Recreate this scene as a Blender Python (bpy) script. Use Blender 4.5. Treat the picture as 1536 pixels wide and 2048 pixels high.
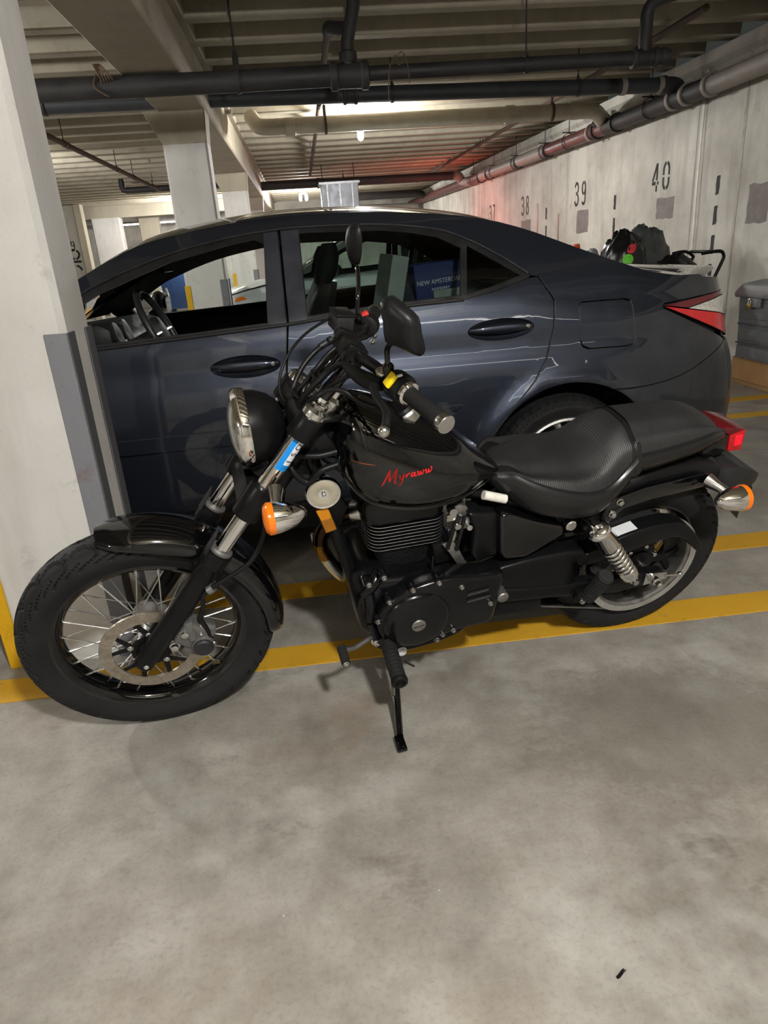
import bpy, bmesh, math, random
from mathutils import Vector, Matrix, noise as mnoise

for o in list(bpy.data.objects):
    bpy.data.objects.remove(o, do_unlink=True)
SC = bpy.context.scene
COL = SC.collection
rad = math.radians

# ------------------------------------------------------------------ camera
F_PX, PITCH, ROLL, YAW, CAM_H = 1365.0, rad(21.0), rad(4.1), rad(5.0), 1.25
fw = Vector((math.sin(YAW)*math.cos(PITCH), math.cos(YAW)*math.cos(PITCH), -math.sin(PITCH)))
rt = Vector((math.cos(YAW), -math.sin(YAW), 0))
dn = -rt.cross(fw)
cu = math.cos(ROLL)*rt + math.sin(ROLL)*dn
cv = -math.sin(ROLL)*rt + math.cos(ROLL)*dn
cam_data = bpy.data.cameras.new('camera')
cam = bpy.data.objects.new('camera', cam_data)
COL.objects.link(cam)
cam.matrix_world = Matrix(((cu.x, -cv.x, -fw.x, 0), (cu.y, -cv.y, -fw.y, 0), (cu.z, -cv.z, -fw.z, CAM_H), (0, 0, 0, 1)))
cam_data.sensor_fit = 'VERTICAL'
cam_data.sensor_height = 36.0
cam_data.sensor_width = 27.0
cam_data.lens = F_PX/2048*36.0
cam_data.clip_start = 0.02
SC.camera = cam

# ------------------------------------------------------------------ world, exposure
w = bpy.data.worlds.new('garage_air'); SC.world = w
w.use_nodes = True
w.node_tree.nodes['Background'].inputs[0].default_value = (0.80, 0.86, 0.80, 1)
w.node_tree.nodes['Background'].inputs[1].default_value = 0.03
SC.view_settings.view_transform = 'Standard'
SC.view_settings.look = 'None'
SC.view_settings.gamma = 1
SC.view_settings.use_curve_mapping = False
SC.view_settings.exposure = 0.5
SC.cycles.max_bounces = 5
SC.cycles.diffuse_bounces = 2
SC.cycles.glossy_bounces = 3
SC.cycles.transmission_bounces = 3
SC.cycles.transparent_max_bounces = 10
SC.cycles.caustics_reflective = False
SC.cycles.caustics_refractive = False
SC.cycles.sample_clamp_indirect = 6.0
SC.cycles.use_adaptive_sampling = True
SC.cycles.adaptive_threshold = 0.15
# power (watts) and colour of every twin-bulb fixture the garage has: (x, y, z, watts)
LAMP_TINT = (1.0, 0.988, 0.96)
LAMPS = [(0.62, -0.75, 2.62, 230), (0.86, 9.15, 2.66, 225), (0.2, 19.2, 2.62, 260),
         (-4.2, 4.3, 2.62, 210), (-4.6, 11.0, 2.62, 170), (-2.7, 19.3, 2.62, 300), (-4.6, -2.6, 2.62, 120)]
RED_LAMP = (3.15, 15.2, 1.60, 42)

# ------------------------------------------------------------------ helpers
def lin(c):
    c = c/255.0
    return c/12.92 if c <= 0.04045 else ((c+0.055)/1.055)**2.4
def rgb(r, g, b): return (lin(r), lin(g), lin(b), 1.0)
def V(*a): return Vector(a)
def lerp(a, b, t): return a+(b-a)*t
def interp(tab, x):
    if x <= tab[0][0]: return tab[0][1]
    for (x0, y0), (x1, y1) in zip(tab, tab[1:]):
        if x <= x1: return y0+(y1-y0)*(x-x0)/(x1-x0)
    return tab[-1][1]
def sinterp(tab, x):
    """smooth (catmull-rom like) table look-up"""
    n = len(tab)
    if x <= tab[0][0]: return tab[0][1]
    if x >= tab[-1][0]: return tab[-1][1]
    for i in range(n-1):
        x0, y0 = tab[i]; x1, y1 = tab[i+1]
        if x <= x1:
            m0 = (y1-tab[i-1][1])/(x1-tab[i-1][0]) if i > 0 else (y1-y0)/(x1-x0)
            m1 = (tab[i+2][1]-y0)/(tab[i+2][0]-x0) if i+2 < n else (y1-y0)/(x1-x0)
            h = x1-x0; t = (x-x0)/h
            return ((2*t**3-3*t*t+1)*y0+(t**3-2*t*t+t)*h*m0+(-2*t**3+3*t*t)*y1+(t**3-t*t)*h*m1)
def cr(pts, n=6, closed=False):
    """catmull-rom through points (tuples of any dimension)"""
    P = [Vector(p) for p in pts]; out = []
    m = len(P)
    segs = m if closed else m-1
    for i in range(segs):
        if closed: a, b, c, d = P[i-1], P[i], P[(i+1) % m], P[(i+2) % m]
        else: a, b, c, d = P[max(i-1, 0)], P[i], P[i+1], P[min(i+2, m-1)]
        for k in range(n):
            t = k/n
            out.append(0.5*((2*b)+(c-a)*t+(2*a-5*b+4*c-d)*t*t+(3*b-a-3*c+d)*t**3))
    if not closed: out.append(P[-1].copy())
    return out
def frame(axis):
    a = Vector(axis).normalized()
    h = Vector((0, 0, 1)) if abs(a.z) < 0.9 else Vector((1, 0, 0))
    x = h.cross(a).normalized()
    return x, a.cross(x), a

class MB:
    """collects shapes into one mesh"""
    def __init__(s): s.v = []; s.f = []
    def add(s, vs, fs):
        o = len(s.v); s.v += [Vector(p) for p in vs]; s.f += [tuple(i+o for i in f) for f in fs]; return s
    def box(s, c, d, rot=None):
        c = Vector(c); h = Vector(d)/2
        vs = [Vector((sx*h.x, sy*h.y, sz*h.z)) for sx in (-1, 1) for sy in (-1, 1) for sz in (-1, 1)]
        if rot is not None: vs = [rot @ p for p in vs]
        return s.add([p+c for p in vs], [(0, 1, 3, 2), (4, 6, 7, 5), (0, 4, 5, 1), (2, 3, 7, 6), (0, 2, 6, 4), (1, 5, 7, 3)])
    def tube(s, pts, r, n=12, caps=True, flat=1.0, upv=None):
        P = [Vector(p) for p in pts]; m = len(P)
        if not isinstance(r, (list, tuple)): r = [r]*m
        T = []
        for i in range(m):
            t = (P[min(i+1, m-1)]-P[max(i-1, 0)])
            T.append(t.normalized() if t.length > 1e-9 else Vector((0, 0, 1)))
        if upv is not None:
            up = Vector(upv); x = up.cross(T[0]).normalized()
        else: x, _, _ = frame(T[0])
        rings = []
        for i in range(m):
            if upv is not None: x = Vector(upv).cross(T[i]).normalized()
            else: x = (x-T[i]*x.dot(T[i])).normalized()
            y = T[i].cross(x)
            rings.append([P[i]+(x*math.cos(a)*r[i]+y*math.sin(a)*r[i]*flat) for a in (2*math.pi*k/n for k in range(n))])
        return s.loft(rings, caps, caps)
    def loft(s, rings, cap0=True, cap1=True, closed=True):
        n = len(rings[0]); m = len(rings)
        vs = [p for rg in rings for p in rg]; fs = []
        for i in range(m-1):
            for k in range(n if closed else n-1):
                a = i*n+k; b = i*n+(k+1) % n
                fs.append((a, b, b+n, a+n))
        if cap0: fs.append(tuple(range(n-1, -1, -1)))
        if cap1: fs.append(tuple((m-1)*n+k for k in range(n)))
        return s.add(vs, fs)
    def lathe(s, prof, org, axis, n=32, cap0=True, cap1=True, a0=0, a1=2*math.pi):
        x, y, a = frame(axis); org = Vector(org)
        full = abs(a1-a0-2*math.pi) < 1e-6
        k = n if full else n+1
        rings = [[org+a*h+(x*math.cos(t)+y*math.sin(t))*r for t in (a0+(a1-a0)*i/n for i in range(k))] for r, h in prof]
        return s.loft(rings, cap0 and full, cap1 and full, full)
    def lathe_closed(s, prof, org, axis, n=48):
        """ring-shaped solid: closed profile"""
        x, y, a = frame(axis); org = Vector(org); m = len(prof)
        rings = [[org+a*h+(x*math.cos(t)+y*math.sin(t))*r for r, h in prof] for t in (2*math.pi*i/n for i in range(n))]
        rings.append(rings[0])
        vs = [p for rg in rings[:-1] for p in rg]; fs = []
        for i in range(n):
            for k in range(m):
                a_ = i*m+k; b_ = i*m+(k+1) % m; c_ = ((i+1) % n)*m+(k+1) % m; d_ = ((i+1) % n)*m+k
                fs.append((a_, b_, c_, d_))
        return s.add(vs, fs)
    def cyl(s, p, q, r, n=16, r2=None):
        p = Vector(p); q = Vector(q); r2 = r if r2 is None else r2
        d = q-p
        return s.lathe([(r, 0), (r2, d.length)], p, d, n)
    def ball(s, c, r, n=16, sc=(1, 1, 1)):
        c = Vector(c); m = max(4, n//2)
        rings = [[c+Vector((math.cos(2*math.pi*k/n)*math.sin(math.pi*(j+.02)/(m+.04))*r*sc[0], math.sin(2*math.pi*k/n)*math.sin(math.pi*(j+.02)/(m+.04))*r*sc[1], -math.cos(math.pi*(j+.02)/(m+.04))*r*sc[2])) for k in range(n)] for j in range(m+1)]
        return s.loft(rings)
    def prism(s, poly, d, fn=None):
        """poly: 3D points of a planar loop, d: extrusion vector"""
        P = [Vector(p) for p in poly]; d = Vector(d); n = len(P)
        return s.add(P+[p+d for p in P], [tuple(range(n-1, -1, -1)), tuple(range(n, 2*n))]+[(i, (i+1) % n, (i+1) % n+n, i+n) for i in range(n)])
    def build(s, name, mat, parent=None, bevel=0, seg=2, sharp=38, subsurf=0, recalc=True):
        me = bpy.data.meshes.new(name)
        me.from_pydata([tuple(p) for p in s.v], [], s.f)
        bm = bmesh.new(); bm.from_mesh(me)
        if recalc: bmesh.ops.recalc_face_normals(bm, faces=bm.faces)
        if bevel > 0:
            es = [e for e in bm.edges if len(e.link_faces) == 2 and e.calc_face_angle(0) > rad(32)]
            bmesh.ops.bevel(bm, geom=es, offset=bevel, segments=seg, profile=0.5, affect='EDGES', clamp_overlap=True)
        bm.to_mesh(me); bm.free()
        return finish(name, me, mat, parent, sharp)
def finish(name, me, mat, parent=None, sharp=38):
    me.polygons.foreach_set('use_smooth', [True]*len(me.polygons))
    me.set_sharp_from_angle(angle=rad(sharp))
    me.materials.append(M[mat] if isinstance(mat, str) else mat)
    o = bpy.data.objects.new(name, me); COL.objects.link(o)
    if parent is not None: o.parent = parent
    return o
def empty(name, loc=(0, 0, 0), parent=None):
    o = bpy.data.objects.new(name, None); COL.objects.link(o); o.location = loc
    o.empty_display_size = 0.05
    if parent is not None: o.parent = parent
    return o
def tag(o, label=None, cat=None, group=None, kind=None):
    if label: o['label'] = label
    if cat: o['category'] = cat
    if group: o['group'] = group
    if kind: o['kind'] = kind
    return o
def clone(o, parent, mw=None):
    c = o.copy(); COL.objects.link(c); c.parent = parent
    if mw is not None: c.matrix_local = mw
    return c
def text_mesh(name, body, size, mat, parent, mtx, extrude=0.0006, shear=0.0, align='CENTER', sx=1.0):
    cu_ = bpy.data.curves.new(name, 'FONT'); cu_.body = body; cu_.size = size; cu_.extrude = extrude
    cu_.align_x = align; cu_.align_y = 'CENTER'; cu_.shear = shear; cu_.resolution_u = 3
    t = bpy.data.objects.new(name, cu_); COL.objects.link(t)
    dg = bpy.context.evaluated_depsgraph_get()
    me = bpy.data.meshes.new_from_object(t.evaluated_get(dg))
    bpy.data.objects.remove(t, do_unlink=True)
    me.transform(mtx @ Matrix.Diagonal((sx, 1, 1, 1)))
    me.materials.clear()
    return finish(name, me, mat, parent)
def stroke_mesh(strokes, mb, fn):
    """strokes: list of [(x, y, halfwidth) ...] ribbons in 2D; fn maps (x, y, height) to 3D"""
    for st in strokes:
        n = len(st); L = []; Rr = []
        for i, (x, y, hw) in enumerate(st):
            a = st[max(i-1, 0)]; b = st[min(i+1, n-1)]
            dx, dy = b[0]-a[0], b[1]-a[1]; l = math.hypot(dx, dy) or 1
            nx, ny = -dy/l, dx/l
            L.append((x+nx*hw, y+ny*hw)); Rr.append((x-nx*hw, y-ny*hw))
        for i in range(n-1):
            q = [L[i], Rr[i], Rr[i+1], L[i+1]]
            mb.add([fn(x, y, 1) for x, y in q]+[fn(x, y, 0) for x, y in q], [(0, 1, 2, 3), (7, 6, 5, 4), (0, 4, 5, 1), (2, 6, 7, 3), (1, 5, 6, 2), (3, 7, 4, 0)])

# ------------------------------------------------------------------ materials
M = {}
def nodes(name):
    m = bpy.data.materials.new(name); m.use_nodes = True
    nt = m.node_tree
    return m, nt, nt.nodes['Principled BSDF'], nt.nodes.new, nt.links.new
def tex_coord(nt, scale=(1, 1, 1), which='Object'):
    tc = nt.nodes.new('ShaderNodeTexCoord'); mp = nt.nodes.new('ShaderNodeMapping')
    mp.inputs['Scale'].default_value = scale
    nt.links.new(tc.outputs[which], mp.inputs[0]); return mp.outputs[0]
def noise_tex(nt, co, scale, detail=3, rough=0.55):
    n = nt.nodes.new('ShaderNodeTexNoise'); n.inputs['Scale'].default_value = scale
    n.inputs['Detail'].default_value = detail; n.inputs['Roughness'].default_value = rough
    nt.links.new(co, n.inputs['Vector']); return n.outputs[0]
def ramp(nt, fac, stops):
    r = nt.nodes.new('ShaderNodeValToRGB'); e = r.color_ramp.elements
    while len(e) < len(stops): e.new(0.5)
    for el, (p, c) in zip(e, stops):
        el.position = p; el.color = c if len(c) == 4 else (*c, 1)
    nt.links.new(fac, r.inputs[0]); return r.outputs[0]
def mixc(nt, a, b, fac, mode='MIX'):
    n = nt.nodes.new('ShaderNodeMix'); n.data_type = 'RGBA'; n.blend_type = mode
    for sock, val in ((n.inputs[0], fac), (n.inputs[6], a), (n.inputs[7], b)):
        if hasattr(val, 'is_linked') or isinstance(val, bpy.types.NodeSocket): nt.links.new(val, sock)
        else: sock.default_value = val
    return n.outputs[2]
def bump(nt, h, strength, dist=0.01):
    b = nt.nodes.new('ShaderNodeBump'); b.inputs['Strength'].default_value = strength; b.inputs['Distance'].default_value = dist
    nt.links.new(h, b.inputs['Height']); return b.outputs[0]
def pm(name, col, rough=0.5, metal=0.0, var=0.12, scale=14, rvar=0.08, bmp=0.0, bscale=None, coat=0.0, coatr=0.05, spec=0.5, emis=None, estr=0.0, trans=0.0, ior=1.45, aniso=0):
    m, nt, bs, new, link = nodes(name)
    co = tex_coord(nt)
    f = noise_tex(nt, co, scale)
    lo = tuple(c*(1-var) for c in col[:3])+(1,); hi = tuple(min(1, c*(1+var)) for c in col[:3])+(1,)
    link(ramp(nt, f, [(0.3, lo), (0.7, hi)]), bs.inputs['Base Color'])
    rr = ramp(nt, f, [(0.3, (max(0, rough-rvar),)*3), (0.7, (min(1, rough+rvar),)*3)])
    link(rr, bs.inputs['Roughness'])
    bs.inputs['Metallic'].default_value = metal
    bs.inputs['Specular IOR Level'].default_value = spec
    bs.inputs['Coat Weight'].default_value = coat; bs.inputs['Coat Roughness'].default_value = coatr
    bs.inputs['IOR'].default_value = ior
    if trans: bs.inputs['Transmission Weight'].default_value = trans
    if emis: bs.inputs['Emission Color'].default_value = emis; bs.inputs['Emission Strength'].default_value = estr
    if bmp: link(bump(nt, noise_tex(nt, co, bscale or scale*6, 5), bmp, 0.004), bs.inputs['Normal'])
    M[name] = m; return m

# --- floor concrete
m, nt, bs, new, link = nodes('floor_concrete'); co = tex_coord(nt)
def shifted(nt, off, sc=(1, 1, 1)):
    tc = nt.nodes.new('ShaderNodeTexCoord'); mp = nt.nodes.new('ShaderNodeMapping'); mp.inputs['Location'].default_value = off; mp.inputs['Scale'].default_value = sc
    nt.links.new(tc.outputs['Object'], mp.inputs[0]); return mp.outputs[0]
big = noise_tex(nt, shifted(nt, (2.3, 1.1, 0)), 0.9, 4, 0.6); mid = noise_tex(nt, co, 3.6, 5, 0.68); fine = noise_tex(nt, co, 85, 3, 0.7)
warm = noise_tex(nt, shifted(nt, (7.7, 3.1, 0)), 1.9, 4, 0.65); cool = noise_tex(nt, shifted(nt, (-4.2, 9.3, 0)), 2.4, 4, 0.62)
c = ramp(nt, big, [(0.32, rgb(136, 130, 120)), (0.52, rgb(160, 155, 146)), (0.70, rgb(184, 180, 172))])
c = mixc(nt, c, ramp(nt, mid, [(0.32, rgb(104, 98, 88)), (0.52, rgb(162, 157, 148)), (0.72, rgb(204, 201, 193))]), 0.48)
c = mixc(nt, c, rgb(146, 122, 98), ramp(nt, warm, [(0.56, (0, 0, 0)), (0.72, (0.42,)*3)]))
c = mixc(nt, c, rgb(208, 208, 202), ramp(nt, cool, [(0.54, (0, 0, 0)), (0.72, (0.50,)*3)]))
# damp stain with a speckled edge beside the rear wheel
gx = new('ShaderNodeVectorMath'); gx.operation = 'DISTANCE'; link(shifted(nt, (-.88, -1.93, 0), (1.0, 1.35, 1)), gx.inputs[0]); gx.inputs[1].default_value = (0, 0, 0)
edge = noise_tex(nt, co, 26, 5, 0.8)
ad = new('ShaderNodeMath'); ad.operation = 'MULTIPLY_ADD'; link(edge, ad.inputs[0]); ad.inputs[1].default_value = 0.42; link(gx.outputs['Value'], ad.inputs[2])
c = mixc(nt, c, rgb(112, 105, 95), ramp(nt, ad.outputs[0], [(0.50, (0.55,)*3), (0.66, (0, 0, 0))]))
c = mixc(nt, c, ramp(nt, fine, [(0.28, (0.66,)*3), (0.5, (0.96,)*3), (0.8, (1.0,)*3)]), 0.55, 'MULTIPLY')
blot = noise_tex(nt, shifted(nt, (1.4, -3.0, 0), (1, 1.5, 1)), 2.6, 5, 0.75)
c = mixc(nt, c, rgb(96, 88, 78), ramp(nt, blot, [(0.60, (0, 0, 0)), (0.72, (0.6,)*3)]))
vor = new('ShaderNodeTexVoronoi'); vor.inputs['Scale'].default_value = 9; link(co, vor.inputs[0])
c = mixc(nt, c, rgb(222, 220, 210), ramp(nt, vor.outputs[0], [(0.010, (0.9,)*3), (0.025, (0, 0, 0))]))
link(c, bs.inputs['Base Color'])
link(ramp(nt, mid, [(0.3, (0.38,)*3), (0.7, (0.62,)*3)]), bs.inputs['Roughness'])
bs.inputs['Specular IOR Level'].default_value = 0.4
link(bump(nt, mixc(nt, mid, fine, 0.5), 0.22, 0.006), bs.inputs['Normal']); M['floor_concrete'] = m
# --- worn yellow paint
m, nt, bs, new, link = nodes('yellow_paint'); co = tex_coord(nt)
wear = noise_tex(nt, co, 22, 5, 0.75); soft = noise_tex(nt, co, 3, 4)
c = mixc(nt, rgb(206, 152, 34), rgb(230, 180, 52), soft)
c = mixc(nt, c, rgb(150, 122, 66), ramp(nt, wear, [(0.60, (0, 0, 0)), (0.72, (0.75,)*3)]))
link(c, bs.inputs['Base Color']); bs.inputs['Roughness'].default_value = 0.55
link(bump(nt, wear, 0.2, 0.003), bs.inputs['Normal']); M['yellow_paint'] = m
# --- painted pillar
def painted(name, base, dark, scuff, streak=2.2, amt=0.55, sw=0.35):
    m, nt, bs, new, link = nodes(name); co = tex_coord(nt)
    st = noise_tex(nt, tex_coord(nt, (3, 3, 0.35)), streak, 5, 0.6); sp = noise_tex(nt, co, 5, 6, 0.75); fi = noise_tex(nt, co, 60, 3); bg = noise_tex(nt, co, 1.3, 4, 0.6)
    c = ramp(nt, bg, [(0.35, tuple(lerp(x, y_, .55) for x, y_ in zip(base[:3], dark[:3]))+(1,)), (0.62, base)])
    c = mixc(nt, c, dark, ramp(nt, st, [(0.50, (0, 0, 0)), (0.66, (sw,)*3)]))
    c = mixc(nt, c, scuff, ramp(nt, sp, [(0.58, (0, 0, 0)), (0.76, (amt,)*3)]))
    link(c, bs.inputs['Base Color']); bs.inputs['Roughness'].default_value = 0.7
    bs.inputs['Specular IOR Level'].default_value = 0.25
    link(bump(nt, mixc(nt, sp, fi, 0.4), 0.35, 0.008), bs.inputs['Normal']); M[name] = m
painted('pillar_paint', rgb(214, 211, 206), rgb(184, 179, 172), rgb(132, 122, 114), amt=.62)
painted('wall_paint', rgb(208, 204, 194), rgb(140, 134, 124), rgb(134, 127, 118), 1.5, 0.5, .42)
painted('ceiling_paint', rgb(172, 164, 146), rgb(140, 132, 115), rgb(110, 100, 85), 1.5, 0.4)
painted('beam_paint', rgb(176, 168, 150), rgb(150, 141, 123), rgb(118, 106, 90), 1.5, 0.4)
painted('grey_guard', rgb(128, 129, 134), rgb(112, 112, 116), rgb(110, 62, 44), 1.2, 0.75)
painted('guard_side', rgb(92, 92, 94), rgb(76, 75, 76), rgb(96, 70, 58), 1.2, 0.5)  # guard steel darkened for its side legs, shade put into the colour
painted('yellow_patch', rgb(226, 176, 32), rgb(206, 156, 24), rgb(120, 84, 30), 1.6, 0.7)
pm('stencil_black', rgb(40, 40, 40), 0.75, var=0.35, scale=40)
pm('wall_patch', rgb(128, 120, 116), 0.8, var=0.2, scale=10)
pm('stain_dark', rgb(170, 164, 153), 0.8, var=0.25, scale=8)
pm('stain_light', rgb(216, 212, 203), 0.8, var=0.1, scale=8)
# pipes
pm('iron_pipe', rgb(44, 42, 42), 0.6, var=0.3, scale=6, bmp=0.2)
pm('iron_pipe_blue', rgb(52, 54, 58), 0.55, var=0.2, scale=6)
pm('pvc_beige', rgb(176, 166, 146), 0.5, var=0.14, scale=5)
pm('rust_iron', rgb(74, 56, 46), 0.75, var=0.35, scale=16, bmp=0.3)
pm('maroon_pipe', rgb(92, 56, 54), 0.45, var=0.25, scale=5)
pm('pipe_grey', rgb(140, 132, 124), 0.55, var=0.18, scale=5)
pm('galvanised', rgb(150, 152, 154), 0.4, 0.8, var=0.15, scale=20)
pm('duct_metal', rgb(140, 142, 148), 0.45, 0.5, var=0.1, scale=6)
pm('wire_brown', rgb(92, 70, 52), 0.7)
# lamps
pm('led_glow', (1, 1, 1, 1), 0.3, emis=(1.0, 0.96, 0.92, 1), estr=60)
pm('tube_glow', (1, 1, 1, 1), 0.3, emis=(1.0, 0.96, 0.9, 1), estr=9)
pm('red_glow', rgb(255, 40, 30), 0.3, emis=(1.0, 0.08, 0.04, 1), estr=14)
pm('fixture_grey', rgb(150, 148, 142), 0.5)
# motorcycle
pm('gloss_black', (0.0025, 0.0025, 0.003, 1), 0.07, var=0.2, coat=0.6, coatr=0.03, rvar=0.03)
pm('satin_black', (0.0055, 0.0055, 0.006, 1), 0.32, var=0.2, scale=20, rvar=0.04, spec=0.27)
pm('engine_black', (0.0042, 0.0042, 0.005, 1), 0.2, var=0.15, scale=8, rvar=0.03, spec=0.45)
pm('matte_black', (0.006, 0.006, 0.0062, 1), 0.5, var=0.25, scale=20, spec=0.25)
pm('plastic_black', (0.008, 0.008, 0.0085, 1), 0.38, var=0.2, scale=30, spec=0.27)
pm('grey_plastic', (0.018, 0.0185, 0.020, 1), 0.45, var=0.2, scale=30)
pm('chrome', (0.86, 0.85, 0.84, 1), 0.07, 1.0, var=0.03, rvar=0.03)
pm('worn_chrome', (0.66, 0.65, 0.63, 1), 0.22, 1.0, var=0.12, scale=30)
pm('steel', (0.5, 0.49, 0.47, 1), 0.33, 1.0, var=0.15, scale=40)
pm('dull_alloy', (0.30, 0.29, 0.275, 1), 0.45, 0.9, var=0.18, scale=40)
pm('caliper_grey', (0.16, 0.155, 0.15, 1), 0.5, 0.5, var=0.2, scale=40)
pm('fin_dark', (0.10, 0.10, 0.10, 1), 0.35, 0.6, var=0.1)
pm('fin_bright', (0.85, 0.83, 0.79, 1), 0.35, 0.9, var=0.1, scale=60)
pm('brass', rgb(178, 150, 90), 0.4, 0.9)
pm('spoke_steel', (0.78, 0.78, 0.77, 1), 0.32, 1.0, var=0.1)
pm('amber_lens', rgb(236, 120, 18), 0.12, var=0.15, scale=60, coat=0.5, emis=rgb(240, 110, 10), estr=0.05)
pm('amber_reflector', rgb(206, 132, 16), 0.3, var=0.12, scale=50)
pm('amber_dark', rgb(156, 98, 14), 0.35, var=0.12, scale=50)
pm('red_lens', rgb(196, 14, 24), 0.12, var=0.1, coat=0.6)
pm('red_lens_bright', rgb(255, 20, 40), 0.12, var=0.05, coat=0.6, emis=rgb(255, 10, 40), estr=0.5)
pm('red_lens_dark', rgb(96, 14, 22), 0.2, var=0.12, coat=0.4)
pm('clear_lens', rgb(206, 202, 196), 0.1, 0.3, var=0.25, scale=70, coat=0.7)
pm('headlight_lens', rgb(150, 152, 146), 0.06, 0.35, var=0.3, scale=40, coat=0.8)
pm('horn_face', rgb(200, 192, 172), 0.35, 0.55, var=0.1)
pm('yellow_switch', rgb(250, 216, 20), 0.45, var=0.05)
pm('red_switch', rgb(226, 62, 54), 0.45, var=0.05)
pm('red_script', rgb(206, 30, 32), 0.4, var=0.08)
pm('orange_scratch', rgb(140, 74, 36), 0.5)
pm('blue_sticker', rgb(22, 140, 226), 0.4, var=0.05)
pm('white_sticker', rgb(232, 234, 238), 0.5, var=0.04, scale=40)
pm('white_sleeve', rgb(226, 222, 212), 0.6, var=0.08, scale=60, bmp=0.2)
pm('heat_gold', rgb(158, 112, 40), 0.16, 1.0, var=0.3, scale=30)
pm('heat_brown', rgb(70, 52, 44), 0.2, 1.0, var=0.3, scale=30)
pm('rust_orange', rgb(150, 78, 44), 0.8)
# brushed disc
m, nt, bs, new, link = nodes('brake_disc'); co = tex_coord(nt)
f = noise_tex(nt, co, 70, 5, 0.7)
link(ramp(nt, f, [(0.3, rgb(156, 146, 132)), (0.7, rgb(198, 188, 174))]), bs.inputs['Base Color'])
bs.inputs['Metallic'].default_value = 0.85; bs.inputs['Roughness'].default_value = 0.42; bs.inputs['Anisotropic'].default_value = 0.5
M['brake_disc'] = m
# rubber
def rubber(name, col, r=0.7):
    m, nt, bs, new, link = nodes(name); co = tex_coord(nt)
    f = noise_tex(nt, co, 30, 6, 0.7); g = noise_tex(nt, co, 9, 5)
    link(ramp(nt, g, [(0.3, tuple(x*0.75 for x in col)+(1,)), (0.75, tuple(x*1.5 for x in col)+(1,))]), bs.inputs['Base Color'])
    bs.inputs['Roughness'].default_value = r; bs.inputs['Specular IOR Level'].default_value = 0.25
    link(bump(nt, f, 0.12, 0.002), bs.inputs['Normal']); M[name] = m
rubber('tyre_rubber', (0.0135, 0.0135, 0.014)); rubber('tyre_car', (0.013, 0.013, 0.0135)); rubber('grip_rubber', (0.009, 0.009, 0.009), 0.75)
rubber('hose_rubber', (0.006, 0.006, 0.0063), 0.42); rubber('peg_rubber', (0.018, 0.018, 0.0185), 0.65)
# leather: plain and fine-ribbed
m, nt, bs, new, link = nodes('seat_vinyl'); co = tex_coord(nt)
f = noise_tex(nt, co, 260, 3, 0.6); g = noise_tex(nt, co, 8, 5)
link(ramp(nt, g, [(0.3, (0.007, 0.007, 0.0075)), (0.75, (0.012, 0.012, 0.0125))]), bs.inputs['Base Color'])
bs.inputs['Roughness'].default_value = 0.30; link(bump(nt, f, 0.12, 0.001), bs.inputs['Normal']); M['seat_vinyl'] = m
m, nt, bs, new, link = nodes('seat_ribbed'); co = tex_coord(nt)
wv = new('ShaderNodeTexWave'); wv.inputs['Scale'].default_value = 62; wv.bands_direction = 'X'; link(co, wv.inputs[0])
g = noise_tex(nt, co, 6, 6, 0.6)
link(ramp(nt, g, [(0.3, (0.014, 0.014, 0.0145)), (0.7, (0.026, 0.026, 0.0265))]), bs.inputs['Base Color'])
bs.inputs['Roughness'].default_value = 0.5; link(bump(nt, wv.outputs[1], 0.35, 0.001), bs.inputs['Normal']); M['seat_ribbed'] = m
# car
def paint(name, col, flake=0.5):
    m, nt, bs, new, link = nodes(name); co = tex_coord(nt)
    f = noise_tex(nt, co, 900, 2, 0.5)
    link(ramp(nt, f, [(0.35, tuple(x*0.8 for x in col)+(1,)), (0.7, tuple(x*1.3 for x in col)+(1,))]), bs.inputs['Base Color'])
    bs.inputs['Metallic'].default_value = flake; bs.inputs['Roughness'].default_value = 0.42
    bs.inputs['Coat Weight'].default_value = 1.0; bs.inputs['Coat Roughness'].default_value = 0.03
    M[name] = m
paint('paint_blue', (0.027, 0.033, 0.049), 0.85)
paint('paint_silver', (0.46, 0.50, 0.50), 0.6)
pm('black_trim', (0.012, 0.012, 0.013, 1), 0.35, var=0.2)
pm('pillar_trim', (0.030, 0.032, 0.040, 1), 0.38, var=0.15)
pm('seal_gap_black', (0.008, 0.008, 0.008, 1), 0.6)
pm('arch_liner', (0.006, 0.006, 0.006, 1), 0.8)
pm('cabin_black', (0.014, 0.014, 0.015, 1), 0.6, var=0.25)
pm('cabin_grey', (0.34, 0.34, 0.325, 1), 0.85, var=0.15)
pm('cabin_gloss', (0.02, 0.02, 0.021, 1), 0.4)
pm('cabin_silver', (0.3, 0.3, 0.31, 1), 0.35, 0.7)
pm('alloy_bright', (0.72, 0.71, 0.69, 1), 0.25, 0.9, var=0.06)
pm('alloy_black', (0.008, 0.008, 0.009, 1), 0.3)
pm('box_blue', rgb(34, 48, 104), 0.6, var=0.1)
pm('box_grey', rgb(150, 152, 148), 0.7, var=0.1)
pm('print_white', rgb(210, 214, 222), 0.7, var=0.03)
pm('cardboard', rgb(160, 128, 88), 0.8, var=0.1)
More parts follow.
